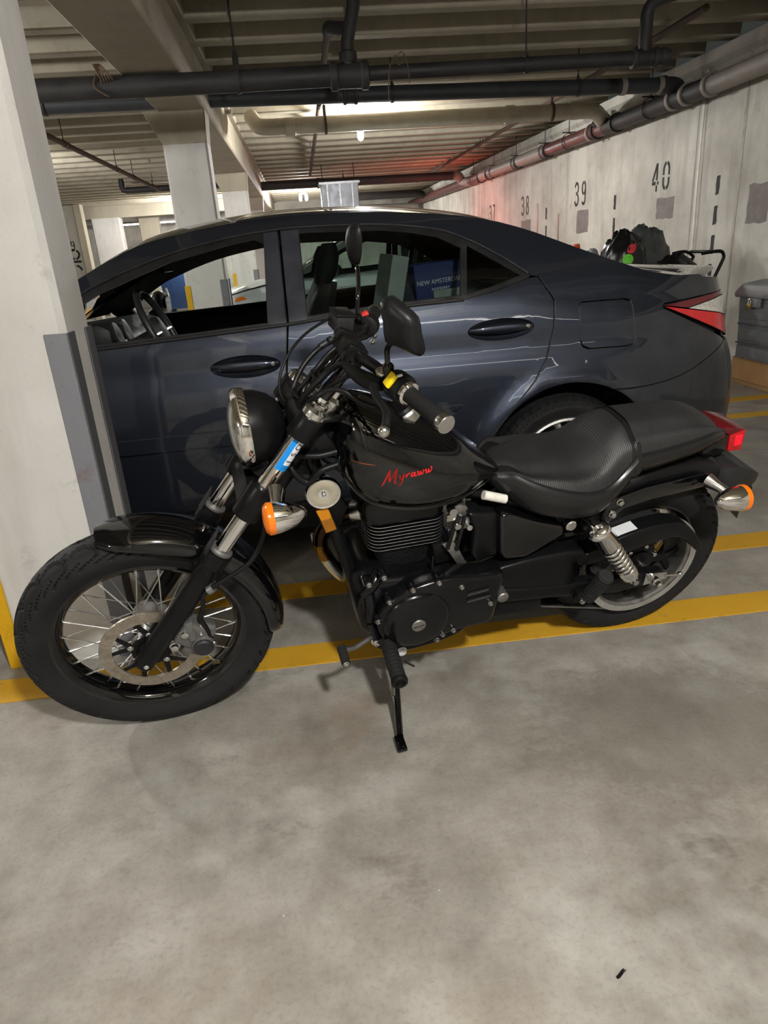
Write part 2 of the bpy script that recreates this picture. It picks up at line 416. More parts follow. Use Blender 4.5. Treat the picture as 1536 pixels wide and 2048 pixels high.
def thin_glass(name, tint, refl=1.0):
    m, nt, bs, new, link = nodes(name); nt.nodes.remove(bs)
    out = [n for n in nt.nodes if n.type == 'OUTPUT_MATERIAL'][0]
    tr = new('ShaderNodeBsdfTransparent'); tr.inputs[0].default_value = (*tint, 1)
    gl = new('ShaderNodeBsdfGlossy'); gl.inputs['Roughness'].default_value = 0.01
    co = tex_coord(nt); f = noise_tex(nt, co, 3, 3)
    link(ramp(nt, f, [(0.3, (0.9,)*3), (0.7, (1, 1, 1))]), gl.inputs[0])
    fr = new('ShaderNodeFresnel'); fr.inputs[0].default_value = 1.45
    mx = new('ShaderNodeMixShader'); link(fr.outputs[0], mx.inputs[0]); link(tr.outputs[0], mx.inputs[1]); link(gl.outputs[0], mx.inputs[2])
    link(mx.outputs[0], out.inputs[0]); M[name] = m
thin_glass('glass_tint', (0.52, 0.60, 0.57)); thin_glass('glass_clear', (0.88, 0.93, 0.91))
# clutter
pm('bag_plastic', (0.010, 0.010, 0.0105, 1), 0.22, var=0.3, scale=6)
pm('bag_grey', (0.07, 0.075, 0.075, 1), 0.4, var=0.3, scale=6)
pm('sticker_red', rgb(226, 62, 78), 0.5); pm('sticker_green', rgb(110, 214, 60), 0.5)
pm('cloth_grey', rgb(150, 150, 154), 0.85, var=0.5, scale=30)
pm('bin_grey', rgb(112, 114, 116), 0.55, var=0.1, scale=8, bmp=0.15)
pm('bin_lid', rgb(120, 121, 122), 0.5, var=0.1, scale=8, bmp=0.15)
pm('plywood', rgb(178, 138, 92), 0.7, var=0.14, scale=5)
pm('dumpster_blue', rgb(34, 62, 110), 0.6, var=0.2)
pm('cone_orange', rgb(226, 96, 30), 0.6)
# =================================================================== STRUCTURE
def wall_x(y): return 4.25-0.021*y
Y0, Y1, XL = -5.0, 24.0, -11.0
floor = MB().box((-3.4, 9.5, -0.1), (15.8, 29.4, 0.2)).build('floor', 'floor_concrete')
tag(floor, 'grey stained concrete garage floor', kind='structure')
def painted_line(x0, x1, y0, y1, mat='yellow_paint'):
    b = MB()
    n = 24
    P = [(lerp(x0, x1, i/n), y0+random.uniform(-.004, .004)) for i in range(n+1)]+[(lerp(x1, x0, i/n), y1+random.uniform(-.004, .004)) for i in range(n+1)]
    b.prism([(x, y, 0.0) for x, y in P], (0, 0, 0.003))
    return b.build('painted_line', mat, floor)
random.seed(4)
painted_line(-1.9, 3.9, 1.925, 2.052); painted_line(-1.9, 3.9, 2.405, 2.535)
painted_line(-1.9, 3.9, 6.80, 6.92); painted_line(-1.9, 3.9, 7.28, 7.40)
painted_line(-1.9, 3.9, 4.34, 4.45); painted_line(-1.9, 3.9, 4.80, 4.92)
painted_line(-1.9, 3.9, -2.9, -2.77); painted_line(-1.9, 3.9, -2.45, -2.32)

wall_right = MB().add([(wall_x(y)+d, y, z) for d in (0, .3) for y in (Y0, Y1) for z in (0, 2.82)],
    [(0, 1, 3, 2), (4, 6, 7, 5), (0, 4, 5, 1), (2, 3, 7, 6), (0, 2, 6, 4), (1, 5, 7, 3)]).build('wall_right', 'wall_paint')
tag(wall_right, 'stained whitewashed concrete wall with stencilled bay numbers', kind='structure')
wall_back = MB().box((-3.4, Y1+.15, 1.55), (15.6, .3, 3.1)).build('wall_back', 'wall_paint'); tag(wall_back, 'far end wall of the garage', kind='structure')
wall_front = MB().box((-3.4, Y0-.15, 1.55), (15.6, .3, 3.1)).build('wall_front', 'wall_paint'); tag(wall_front, 'wall behind the photographer', kind='structure')
wall_left = MB().box((XL-.15, 9.5, 1.55), (.3, 29.0, 3.1)).build('wall_left', 'wall_paint'); tag(wall_left, 'far left wall of the garage', kind='structure')

# ---- wall markings (parts of the wall)
def on_wall(y, z, h=0): return (wall_x(y)-h, y, z)
def arc(cx, cy, rx, ry, a0, a1, n=9): return [(cx+rx*math.cos(rad(lerp(a0, a1, i/n))), cy+ry*math.sin(rad(lerp(a0, a1, i/n)))) for i in range(n+1)]
HW = 0.062
DIG = {
 '4': [[(.36, .98), (.04, .38)], [(.0, .30), (.30, .30)], [(.42, .30), (.54, .30)], [(.38, 1.0), (.38, .40)], [(.38, .22), (.38, 0)]],
 '0': [arc(.27, .70, .21, .25, 80, -5)+[(.48, .52)], [(.48, .44)]+[(.48, .30)]+arc(.27, .28, .21, .22, -5, -80), arc(.27, .28, .21, .22, -100, -180)+[(.06, .46)], [(.06, .54)]+arc(.27, .70, .21, .25, 185, 100)],
 '3': [arc(.24, .74, .20, .22, 165, -60), [(.16, .52), (.30, .52)], arc(.24, .27, .22, .24, 62, -165)],
 '9': [arc(.26, .70, .19, .25, 80, -80), arc(.26, .70, .19, .25, 100, 260), [(.46, .62), (.44, .30)]+arc(.25, .24, .19, .20, 0, -150, 8)],
 '8': [arc(.26, .74, .17, .21, 80, -80), arc(.26, .74, .17, .21, 100, 260), arc(.26, .26, .20, .23, 80, -80), arc(.26, .26, .20, .23, 100, 260)],
 '7': [[(.04, .95), (.50, .95)], [(.48, .90), (.34, .50), (.26, 0)]],
 '6': [[(.38, .98), (.18, .70), (.08, .42)], arc(.27, .26, .19, .24, 80, -80), arc(.27, .26, .19, .24, 100, 260)],
}
def stencil(txt, yc, z0, hgt, label):
    b = MB(); sx = hgt*0.94; pitch = hgt*0.80; xo = -pitch*len(txt)/2
    for k, ch in enumerate(txt):
        st = [[(x, y, HW) for x, y in s_] for s_ in DIG[ch]]
        stroke_mesh(st, b, lambda x, y, h, k=k: on_wall(yc-(xo+k*pitch+x*sx), z0+y*hgt, .0005+.002*h))
    o = b.build('stencil_number', 'stencil_black', wall_right, sharp=20); tag(o, label)
stencil('40', 8.03, 1.655, .29, 'black stencilled number 40')
stencil('39', 10.28, 1.65, .31, 'black stencilled number 39')
stencil('38', 12.70, 1.645, .31, 'black stencilled number 38')
stencil('37', 14.75, 1.64, .30, 'black stencilled number 37')
def wall_quad(name, mat, y0, y1, z0, z1, h=.003, jit=.01):
    n = 5
    P = [(lerp(y0, y1, i/n)+random.uniform(-jit, jit), z0+random.uniform(-jit, jit)) for i in range(n)]
    P += [(y1+random.uniform(-jit, jit), lerp(z0, z1, i/n)) for i in range(n)]
    P += [(lerp(y1, y0, i/n), z1+random.uniform(-jit, jit)) for i in range(n)]
    P += [(y0+random.uniform(-jit, jit), lerp(z1, z0, i/n)) for i in range(n)]
    return MB().prism([on_wall(y, z) for y, z in P], (-h, 0, 0)).build(name, mat, wall_right)
for yc in (6.95, 9.20, 11.69):
    z = 1.70
    while z > 0.5:
        wall_quad('dash_mark', 'stencil_black', yc-.028, yc+.028, z-.17, z, .0025, .006); z -= .27
wall_quad('paint_patch', 'wall_patch', 10.02, 10.42, 1.28, 1.58); wall_quad('paint_patch', 'wall_patch', 7.75, 8.12, 1.36, 1.58); wall_quad('paint_patch', 'wall_patch', 12.45, 12.95, 1.36, 1.56)
wall_quad('paint_patch', 'wall_patch', 6.15, 6.45, 1.25, 1.58)
wall_quad('stain', 'maroon_pipe', 12.07, 12.14, 1.0, 1.78, .004, .02); wall_quad('stain', 'maroon_pipe', 11.12, 11.17, .9, 1.58, .004, .008)
# vertical construction joint and rain streaks
for (y, w_, m_) in ((7.32, .035, 'stain_light'), (7.39, .022, 'stain_dark'), (7.26, .022, 'stain_dark'), (6.62, .03, 'stain_dark')):
    wall_quad('joint_strip', m_, y-w_/2, y+w_/2, 0.02, 2.72, .006 if m_ == 'stain_light' else .003, .012)
# ledge along the top of the wall
trim = MB().add([(wall_x(y)-dx, y, z) for y in (Y0, Y1) for dx, z in ((0, 2.66), (.05, 2.70), (.05, 2.80), (0, 2.82))],
    [(0, 1, 5, 4), (1, 2, 6, 5), (2, 3, 7, 6), (0, 3, 2, 1), (4, 5, 6, 7)]).build('trim_1', 'wall_paint'); tag(trim, 'concrete ledge along the top of the wall', kind='structure')

# ---- ceiling: slab with ribs
ceiling = MB().box((-3.4, 9.5, 3.16), (15.8, 29.4, .1)).build('ceiling', 'ceiling_paint'); tag(ceiling, 'ribbed concrete garage ceiling', kind='structure')
PITCHR = .585
def rib_mesh(x0, x1, zb):
    w0, w1 = .065, .13
    b = MB(); P = [(-w0, zb), (w0, zb), (w1, 3.12), (-w1, 3.12)]
    b.prism([(x0, y, z) for y, z in P], (x1-x0, 0, 0)); return b
y = 5.88-PITCHR*18; first = {}
while y < Y1:
    for key, x0, x1, zb in (('r', -.74, 4.2, 2.85), ('l', -10.9, -1.10, 2.82)):
        if key not in first:
            o = rib_mesh(x0, x1, zb).build('rib', 'ceiling_paint', ceiling, bevel=.012, seg=1); o.location.y = y; first[key] = o
        else:
            o = clone(first[key], ceiling); o.location = (0, y, 0)
    y += PITCHR
# ---- beams along the pillar row
def beam(name, lo, hi, label, haunch=True):
    b = MB().box(((lo[0]+hi[0])/2, (lo[1]+hi[1])/2, (lo[2]+hi[2])/2), (hi[0]-lo[0], hi[1]-lo[1], hi[2]-lo[2]))
    o = b.build(name, 'beam_paint', None, bevel=.02, seg=1); tag(o, label, kind='structure'); return o
beam('ceiling_beam', (-1.13, Y0, 2.50), (-.70, Y1, 3.14), 'deep concrete beam running over the pillar row')
MB().box((-.69, 9.5, 2.95), (.10, 29.0, .2)).build('ceiling_beam_ledge', 'beam_paint', bpy.data.objects['ceiling_beam'], bevel=.01, seg=1)
beam('ceiling_beam', (-11, 21.0, 2.54), (-1.13, 21.4, 3.14), 'cross beam at the far end of the left bay')
beam('ceiling_beam', (-7.4, Y0, 2.50), (-6.95, 21.0, 3.14), 'concrete beam beyond the left bay')
# ---- pillars
def chamfer_rect(x0, x1, y0, y1, c): return [(x0+c, y0), (x1-c, y0), (x1, y0+c), (x1, y1-c), (x1-c, y1), (x0+c, y1), (x0, y1-c), (x0, y0+c)]
def corner_guard(parent, x, y, sx, sy, h, mats, leg=.066):
    """steel angle on a pillar corner: sx, sy point into the pillar"""
    t = .006
    a = MB().box((x+sx*leg/2-sx*t/2, y-sy*t/2, h/2), (leg, t, h)).build('corner_guard', mats[0], parent, bevel=.002, seg=1)
    MB().box((x-sx*t/2, y+sy*leg/2, h/2), (t, leg, h)).build('corner_guard_side', mats[1], a, bevel=.002, seg=1)
def pillar(x0, x1, y0, y1, h, label, guards=True, mat='pillar_paint', capital=True):
    b = MB(); R_ = chamfer_rect(x0, x1, y0, y1, .018)
    b.loft([[V(x, y, z) for x, y in R_] for z in (0, .5, 1, 1.5, 2.0, h)])
    o = b.build('concrete_pillar', mat); tag(o, label, kind='structure')
    if capital:
        MB().add([(x0+.005, y0-.004, h-.26), (x1, y0-.004, h-.26), (x1, y1, h-.26), (x0+.005, y1, h-.26), (x0-.13, y0-.02, h+.01), (x1+.02, y0-.02, h+.01), (x1+.02, y1+.02, h+.01), (x0-.13, y1+.02, h+.01)],
            [(0, 3, 2, 1), (4, 5, 6, 7), (0, 1, 5, 4), (1, 2, 6, 5), (2, 3, 7, 6), (3, 0, 4, 7)]).build('haunch', mat if mat != 'pillar_paint' else 'beam_paint', o, bevel=.008, seg=1)
    if guards:
        corner_guard(o, x1+.001, y0-.001, -1, 1, 1.085, ('grey_guard', 'guard_side'))
        corner_guard(o, x1+.001, y1+.001, -1, -1, 1.085, ('guard_side', 'guard_side'))
        corner_guard(o, x0-.001, y0-.001, 1, 1, 1.05, ('yellow_patch', 'yellow_patch'), .05)
    return o
pillar(-1.125, -.703, 2.13, 2.37, 2.5, 'white pillar with grey corner guard behind the motorcycle front wheel')
pillar(-1.125, -.735, 7.00, 7.28, 2.5, 'grey-white pillar seen through the open car window')
pillar(-1.125, -.735, 11.87, 12.15, 2.5, 'bright white pillar directly behind the one beyond the car')
pillar(-1.125, -.735, 16.74, 17.02, 2.5, 'distant pillar, third in the row behind the car')
pillar(-1.125, -.735, -2.74, -2.49, 2.5, 'pillar behind the photographer')
pillar(-5.6, -4.85, 21.0, 21.38, 2.55, 'broad bright white pillar under the cross beam', False, capital=False)
pillar(-4.56, -4.0, 22.0, 22.3, 3.0, 'shaded grey pillar beyond the bright one', False, 'beam_paint', False)
pillar(-5.645, -5.45, 19.7, 19.95, 2.83, 'narrow tan post beside the numbered pillar', False, 'ceiling_paint', False)
pn = pillar(-6.9, -5.66, 19.8, 20.1, 2.83, 'pillar with sideways stencilled digits at far left', False, 'wall_paint', False)
b = MB(); pfn = lambda x, z, h: (x, 19.8-.0005-.002*h, z)
stroke_mesh([[(-5.91+x*.20, 1.77+y*.22, .013) for x, y in s_] for s_ in DIG['9']], b, pfn)
for a0, a1 in ((-80, 60), (75, 170), (190, 265)): stroke_mesh([[(x, z, .026) for x, z in arc(-5.86, 1.66, .115, .11, a0, a1, 8)]], b, pfn)
stroke_mesh([[(-5.98, 1.485, .028), (-5.72, 1.485, .028)]], b, pfn)
for a0, a1 in ((10, 80), (95, 170)): stroke_mesh([[(x, z, .026) for x, z in arc(-5.89, 1.24, .14, .15, a0, a1, 8)]], b, pfn)
b.build('stencil_number', 'stencil_black', pn, sharp=20)

# =================================================================== PIPES
def ring(mb, p, axis, r0, r1, w_): 
    a = Vector(axis).normalized(); mb.lathe_closed([(r0, -w_/2), (r1, -w_/2), (r1, w_/2), (r0, w_/2)], p, a, 24)
def pipe_thing(name, pts, r, mat, label, cat='pipe', couplings=(), hangers=(), n=18, cmat='iron_pipe', hz=3.1, group=None):
    P = [Vector(p) for p in pts]
    root = MB().tube(P, r, n).build(name, mat); tag(root, label, cat, group)
    if isinstance(r, list): r = r[-1]
    L = [0]
    for a, b_ in zip(P, P[1:]): L.append(L[-1]+(b_-a).length)
    def at(t):
        d = t*L[-1]
        for i in range(len(P)-1):
            if d <= L[i+1]+1e-9:
                u_ = (d-L[i])/(L[i+1]-L[i]); return P[i].lerp(P[i+1], u_), (P[i+1]-P[i]).normalized()
        return P[-1], (P[-1]-P[-2]).normalized()
    for t in couplings:
        p, d = at(t); mb = MB()
        mb.lathe([(r*1.02, -.07), (r*1.22, -.065), (r*1.22, -.04), (r*1.1, -.035), (r*1.1, .035), (r*1.22, .04), (r*1.22, .065), (r*1.02, .07)], p, d, n)
        mb.build('coupling', cmat, root)
    for t in hangers:
        p, d = at(t); mb = MB()
        mb.lathe_closed([(r*1.03, -.014), (r*1.14, -.014), (r*1.14, .014), (r*1.03, .014)], p, d, n)
        mb.tube([p+V(0, 0, r*1.08), p+V(0, 0, r*1.6)], [.016, .010], 8)
        mb.cyl(p+V(0, 0, r*1.5), (p.x, p.y, hz), .006, 8)
        mb.build('hanger', 'iron_pipe', root)
    return root
# near cast-iron pipe P1 with its two risers
p1 = pipe_thing('drain_pipe', [(-3.4, 5.70, 2.43), (-.3, 5.67, 2.425), (.50, 5.64, 2.424), (.52, 5.638, 2.424), (2.80, 5.55, 2.42)], [.070, .070, .070, .048, .048], 'iron_pipe', 'dark iron drain pipe nearest the camera under the beam', couplings=(.985,), hangers=(.83,))
mb = MB(); mb.lathe_closed([(.070, -.014), (.079, -.014), (.079, .014), (.070, .014)], (-.32, 5.67, 2.425), (1, 0, 0), 18); mb.tube([(-.32, 5.67, 2.50), (-.32, 5.67, 2.56), (-.32, 5.67, 2.62)], [.02, .022, .010], 8); mb.cyl((-.32, 5.67, 2.6), (-.32, 5.67, 3.1), .007, 8); mb.build('hanger', 'iron_pipe', p1)
mb = MB(); mb.tube([(.47, 5.65, 2.42), (.47, 5.64, 2.62), (.52, 5.55, 2.80), (.56, 5.40, 3.1)], .045, 16); mb.lathe([(.075, -.14), (.092, -.13), (.092, -.09), (.08, -.08), (.08, .08), (.092, .09), (.092, .13), (.075, .14)], (.47, 5.65, 2.42), (1, 0, 0), 18)
mb.lathe([(.055, 0), (.064, .02), (.064, .06), (.05, .07)], (.47, 5.65, 2.50), (0, 0, 1), 18); mb.build('riser', 'iron_pipe', p1)
mb = MB(); mb.tube(cr([(2.62, 5.56, 2.42), (2.62, 5.56, 2.60), (2.63, 5.55, 2.72), (2.72, 5.53, 2.775), (2.90, 5.42, 2.80), (3.3, 4.9, 2.84), (3.75, 4.2, 2.88)], 4), .045, 16)
mb.lathe([(.05, -.10), (.066, -.09), (.066, -.07), (.056, -.06), (.056, .06), (.066, .07), (.066, .09), (.05, .10)], (2.62, 5.56, 2.42), (1, 0, 0), 18); mb.build('riser', 'iron_pipe', p1)
mb = MB()
for k in range(5):
    mb.tube(cr([(-1.25+.015*k, 5.66, 2.40+.02*k), (-1.24+.02*k, 5.60, 2.46), (-1.28+.01*k, 5.63, 2.56), (-1.26, 5.7, 2.50)], 5), .004, 6)
mb.tube(cr([(-1.27, 5.62, 2.50), (-1.29, 5.6, 2.42), (-1.21, 5.6, 2.36)], 5), .005, 6)
mb.build('wire_tie', 'wire_brown', p1)
mb = MB(); mb.tube(cr([(.80, 5.58, 2.52), (.76, 5.57, 2.46), (.74, 5.57, 2.36), (.735, 5.58, 2.25)], 6), .004, 6); mb.tube(cr([(.80, 5.58, 2.50), (.84, 5.56, 2.53), (.88, 5.57, 2.46), (.89, 5.57, 2.34)], 6), .003, 6); mb.tube(cr([(.80, 5.6, 2.52), (.82, 5.56, 2.45), (.86, 5.57, 2.52)], 6), .003, 6)
mb.build('hanging_wire', 'wire_brown', p1)
# second pipe P2, passing through the beam to the wall pipe
p2 = pipe_thing('drain_pipe', [(-4.6, 7.42, 2.70), (-1.12, 7.42, 2.66), (-.7, 7.42, 2.655), (2.3, 7.46, 2.61), (3.78, 7.5, 2.585)], .069, 'iron_pipe_blue', 'thick dark pipe crossing behind the nearest one to the wall', couplings=(.282, .622), hangers=(.67, .89))
mb = MB(); mb.tube(cr([(3.70, 7.5, 2.588), (3.86, 7.52, 2.585), (3.96, 7.62, 2.57), (3.99, 7.8, 2.53)], 5), .075, 16); ring(mb, (3.74, 7.505, 2.587), (1, .02, 0), .070, .086, .05); mb.build('elbow', 'iron_pipe', p2)
for xx in (3.32, 3.70):
    mb = MB(); ring(mb, (xx, 7.49, 2.59), (1, .02, 0), .069, .076, .05); mb.build('clamp_band', 'pipe_grey', p2)
# beige plastic pipe with elbows
pb = MB().tube(cr([(-.42, 9.25, 2.80), (-.40, 9.18, 2.76), (-.34, 9.0, 2.665), (-.24, 8.86, 2.625), (-.10, 8.80, 2.615)], 4)+[V(1.6, 8.77, 2.605), V(3.25, 8.78, 2.60)]+cr([(3.30, 8.78, 2.60), (3.50, 8.80, 2.60), (3.62, 8.88, 2.595), (3.80, 9.15, 2.57), (3.95, 9.40, 2.54)], 4), .085, 20).build('plastic_pipe', 'pvc_beige'); tag(pb, 'beige plastic pipe bending into the wall pipe', 'pipe')
for xx in (.02, 2.55, 3.32):
    mb = MB(); mb.lathe([(.086, -.06), (.094, -.055), (.094, .055), (.086, .06)], (xx, 8.785, 2.606), (1, 0, 0), 20); mb.build('coupling', 'pvc_beige', pb)
for xx in (.42, 3.05):
    mb = MB(); mb.lathe_closed([(.088, -.014), (.098, -.014), (.098, .014), (.088, .014)], (xx, 8.78, 2.605), (1, 0, 0), 18); mb.cyl((xx, 8.78, 2.70), (xx, 8.78, 2.80), .018, 8); mb.cyl((xx, 8.78, 2.80), (xx, 8.78, 3.1), .006, 8); mb.build('hanger', 'rust_iron', pb)
# pipe along the wall
def wp(y, z): return V(wall_x(y)-.16, y, z)
pw = MB().tube([wp(Y0+.2, 2.56), wp(7.0, 2.47)], .085, 18).build('wall_pipe', 'pipe_grey'); tag(pw, 'long pipe run hung along the top of the right wall', 'pipe')
MB().tube([wp(7.0, 2.47), wp(9.2, 2.475)], .088, 18).build('pipe_section', 'iron_pipe', pw)
MB().tube([wp(9.2, 2.475), wp(11.2, 2.48)], .086, 18).build('pipe_section', 'maroon_pipe', pw)
MB().tube([wp(11.2, 2.48), wp(15.0, 2.50)], .092, 18).build('pipe_section', 'pipe_grey', pw)
MB().tube([wp(15.0, 2.50), wp(23.5, 2.54)], .09, 18).build('pipe_section', 'maroon_pipe', pw)
for y_ in (6.95, 7.35, 7.6, 8.9, 9.45, 9.6, 11.2, 12.6, 14.4, 15.0):
    mb = MB(); ring(mb, wp(y_, 2.475), (0, 1, 0), .088, .106, .045); mb.build('clamp_band', 'pipe_grey' if y_ in (6.95, 7.35, 7.6, 9.6) else 'iron_pipe', pw)
for y_ in (8.1, 10.4, 11.35, 12.75, 14.1, 15.6):
    p = wp(y_, 2.48); mb = MB(); mb.lathe_closed([(.10, -.012), (.108, -.012), (.108, .012), (.10, .012)], p, (0, 1, 0), 20); mb.box((p.x, y_, p.z+.115), (.2, .02, .012)); mb.cyl(p+V(0, 0, .11), (p.x, y_, 3.1), .006, 8); mb.build('hanger', 'iron_pipe', pw)
mb = MB(); mb.lathe([(.10, -.06), (.11, -.05), (.11, .05), (.10, .06)], wp(9.35, 2.56), (-1, -.2, 1), 18); mb.build('branch_collar', 'iron_pipe', pw)
# far pipes into the wall pipe
pf = pipe_thing('drain_pipe', [(-.7, 16.3, 2.68), (1.6, 16.3, 2.66), (3.5, 16.3, 2.65)], .088, 'iron_pipe', 'dark pipe far back above the car roof', hangers=(.42,), couplings=(.3,))
MB().tube(cr([(3.45, 16.3, 2.65), (3.6, 16.35, 2.64), (3.68, 16.5, 2.58), (3.74, 16.4, 2.52), (3.76, 15.9, 2.50)], 5), .095, 14).build('elbow', 'pipe_grey', pf)
pf2 = pipe_thing('drain_pipe', [(.9, 20.4, 2.64), (3.3, 20.4, 2.62), (3.5, 20.5, 2.58)], .1, 'iron_pipe', 'farthest dark pipe in the back corner')
pipe_thing('insulated_duct', [(1.2, 22.2, 2.34), (3.6, 22.2, 2.30)], .2, 'pipe_grey', 'fat lagged pipe in the far back corner')
# sprinkler lines
def sprinkler(pts, r, label, hang=()):
    o = pipe_thing('sprinkler_pipe', pts, r, 'rust_iron', label, cat='sprinkler pipe', hangers=hang, n=12, cmat='rust_iron', couplings=tuple(h+.012 for h in hang))
    return o
sp1 = sprinkler([(.36, 5.9, 2.78), (.36, 9.5, 2.78), (.35, 15.8, 2.79)], .026, 'thin sprinkler line running back left of the lamp', (.25, .42, .62, .8))
MB().tube(cr([(.36, 5.95, 2.76), (.36, 5.82, 2.76), (.40, 5.76, 2.74), (.47, 5.70, 2.72)], 4), .042, 12).build('elbow', 'iron_pipe', sp1)
sprinkler([(3.25, 5.9, 2.80), (3.24, 8.4, 2.80), (3.10, 19.0, 2.80)], .028, 'thin sprinkler line slanting across the right ceiling', (.33, .52, .7))
sprinkler([(-2.56, 8.2, 2.62), (-2.57, 14.9, 2.60)], .03, 'thin brown sprinkler line in the left bay', (.14, .5, .66, .9))
lp = pipe_thing('drain_pipe', [(-3.28, 15.2, 2.66), (-1.2, 15.2, 2.66)], .058, 'iron_pipe', 'short dark pipe with upturned end in the left bay', hangers=(.25,)); MB().tube([(-3.26, 15.2, 2.66), (-3.32, 15.2, 2.67), (-3.335, 15.2, 2.72), (-3.335, 15.2, 2.95)], .058, 14).build('elbow', 'iron_pipe', lp)
mb = MB(); mb.box((-3.38, 9.3, 2.5), (.04, .04, .5)); mb.box((-3.3, 9.3, 2.72), (.2, .05, .05)); tag(mb.build('pipe_bracket', 'iron_pipe'), 'dark bracket dropping beside the white pillar at left', 'bracket')
# ventilation duct
dz = MB().box((.86, 14.7, 2.10), (.72, .45, .82)).build('vent_duct', 'duct_metal', bevel=.01, seg=1); tag(dz, 'silver sheet-metal duct hanging above the car roof', 'duct')
for xx in (.62, .86, 1.10): MB().box((xx, 14.465, 2.10), (.025, .02, .82)).build('seam', 'galvanised', dz)
MB().box((.86, 14.7, 2.50), (.78, .5, .04)).build('flange', 'galvanised', dz)
for xx in (.55, 1.17): MB().cyl((xx, 14.7, 2.5), (xx, 14.7, 3.115), .008, 8).build('rod', 'iron_pipe', dz)
def tube_light(x0, x1, y, z, label):
    root = empty('tube_light', ((x0+x1)/2, y, z)); tag(root, label, 'lamp', 'fluorescent tube lights'); h = (x1-x0)/2
    MB().box((0, 0, .07), (2*h, .10, .05)).build('housing', 'fixture_grey', root, bevel=.006, seg=1)
    MB().tube([(-h+.03, 0, .02), (h-.03, 0, .02)], .019, 14).build('tube', 'tube_glow', root)
    for s in (-1, 1):
        MB().box((s*(h-.015), 0, .025), (.03, .06, .06)).build('socket', 'fixture_grey', root); MB().cyl((s*h*.8, 0, .09), (s*h*.8, 0, 3.115-z), .006, 8).build('rod', 'iron_pipe', root)
tube_light(-4.2, -3.3, 22.7, 2.42, 'fluorescent tube glowing behind the left pillars')
tube_light(-6.2, -4.7, 23.3, 2.45, 'far fluorescent tube near the end wall')
tube_light(-.3, 3.4, -2.2, 2.58, 'unseen fluorescent tube added behind the photographer for streaks on the car')  # added out of view so its reflection draws lines on the car
# =================================================================== LAMPS
def lamp(x, y, z, watts, label, vert=False):
    root = empty('twin_bulb_lamp', (x, y, z)); tag(root, label, 'lamp', 'twin-bulb ceiling lamps')
    MB().loft([[V(sx*a, sy*c_, zz) for sx, sy in ((-1, -1), (1, -1), (1, 1), (-1, 1))] for a, c_, zz in ((.05, .05, .10), (.13, .10, .30))]).build('housing', 'fixture_grey', root, bevel=.006, seg=1)
    MB().cyl((0, 0, .28), (0, 0, 3.1-z), .012, 10).build('rod', 'iron_pipe', root)
    MB().box((0, 0, .09), (.22, .06, .04)).build('crossbar', 'fixture_grey', root, bevel=.004, seg=1)
    for s in (-1, 1):
        b = MB(); b.lathe([(.018, .07), (.03, .05), (.036, .02), (.036, -.05), (.026, -.075), (.008, -.085)], ((s*.075, 0, 0) if not vert else (s*.02, -.03, s*.105+(.035 if s > 0 else 0))), (0, 0, 1), 16)
        b.build('bulb', 'led_glow', root)
    ld = bpy.data.lights.new('lamp_light', 'POINT'); ld.energy = watts; ld.color = LAMP_TINT; ld.shadow_soft_size = 0.09
    lo = bpy.data.objects.new('lamp_light', ld); COL.objects.link(lo); lo.parent = root; lo.location = (0, 0, -.12)
LL = ['twin LED lamp hanging above the photographer', 'bright twin LED lamp glowing behind the beige pipe', 'distant LED lamp glowing left of the silver duct', 'LED lamp over the left aisle', 'LED lamp farther down the left aisle', 'LED lamp at the far end of the left aisle', 'LED lamp in the left aisle behind the photographer']
for i_, ((x, y, z, wt), lb) in enumerate(zip(LAMPS, LL)): lamp(x, y, z, wt, lb, i_ == 1)
rl = MB().lathe([(.03, -.04), (.05, -.03), (.055, .03), (.03, .06), (.01, .065)], (RED_LAMP[0], RED_LAMP[1], RED_LAMP[2]), (0, 0, 1), 16).build('red_glow_source', 'red_glow'); tag(rl, 'small red lamp on an added post, standing for the unseen source of the red glow', 'lamp')  # added lamp and post; the source of the red glow itself is unseen
MB().cyl((RED_LAMP[0], RED_LAMP[1], 0), (RED_LAMP[0], RED_LAMP[1], RED_LAMP[2]-.03), .02, 10).build('post', 'iron_pipe', rl); MB().lathe([(.16, 0), (.16, .02), (.03, .04)], (RED_LAMP[0], RED_LAMP[1], 0), (0, 0, 1), 18).build('foot', 'iron_pipe', rl)
ld = bpy.data.lights.new('red_light', 'POINT'); ld.energy = RED_LAMP[3]; ld.color = (1, .10, .06); ld.shadow_soft_size = .06
lo = bpy.data.objects.new('red_light', ld); COL.objects.link(lo); lo.location = (RED_LAMP[0]-.08, RED_LAMP[1], RED_LAMP[2]); lo.parent = rl
# =================================================================== MOTORCYCLE
# local frame: +x forward, +y rider's left (towards the camera), +z up, origin at the rear tyre contact
bike = empty('motorcycle')
bike.matrix_world = Matrix.Translation((.939, 2.006, 0.001)) @ Matrix.Rotation(rad(8.8)+math.pi, 4, 'Z') @ Matrix.Rotation(rad(-14.8), 4, 'X')
tag(bike, 'black cruiser motorcycle leaning on its kickstand', 'motorcycle')
def bx(pts, name, mat, parent=bike, **k): return MB().box(*pts).build(name, mat, parent, **k)
def plate(poly, y0, y1, name, mat, parent=bike, bevel=0.004, seg=2, **k):
    """poly in (x, z) swept from y0 to y1"""
    return MB().prism([(x, y0, z) for x, z in poly], (0, y1-y0, 0)).build(name, mat, parent, bevel=bevel, seg=seg, **k)
def bolt(p, axis, r, h, parent, mat='steel', name='bolt', n=6):
    b = MB(); a = Vector(axis).normalized()
    b.lathe([(r*1.35, 0), (r*1.35, h*.25), (r, h*.3), (r, h*.9), (r*.7, h)], p, a, 12); return b.build(name, mat, parent)

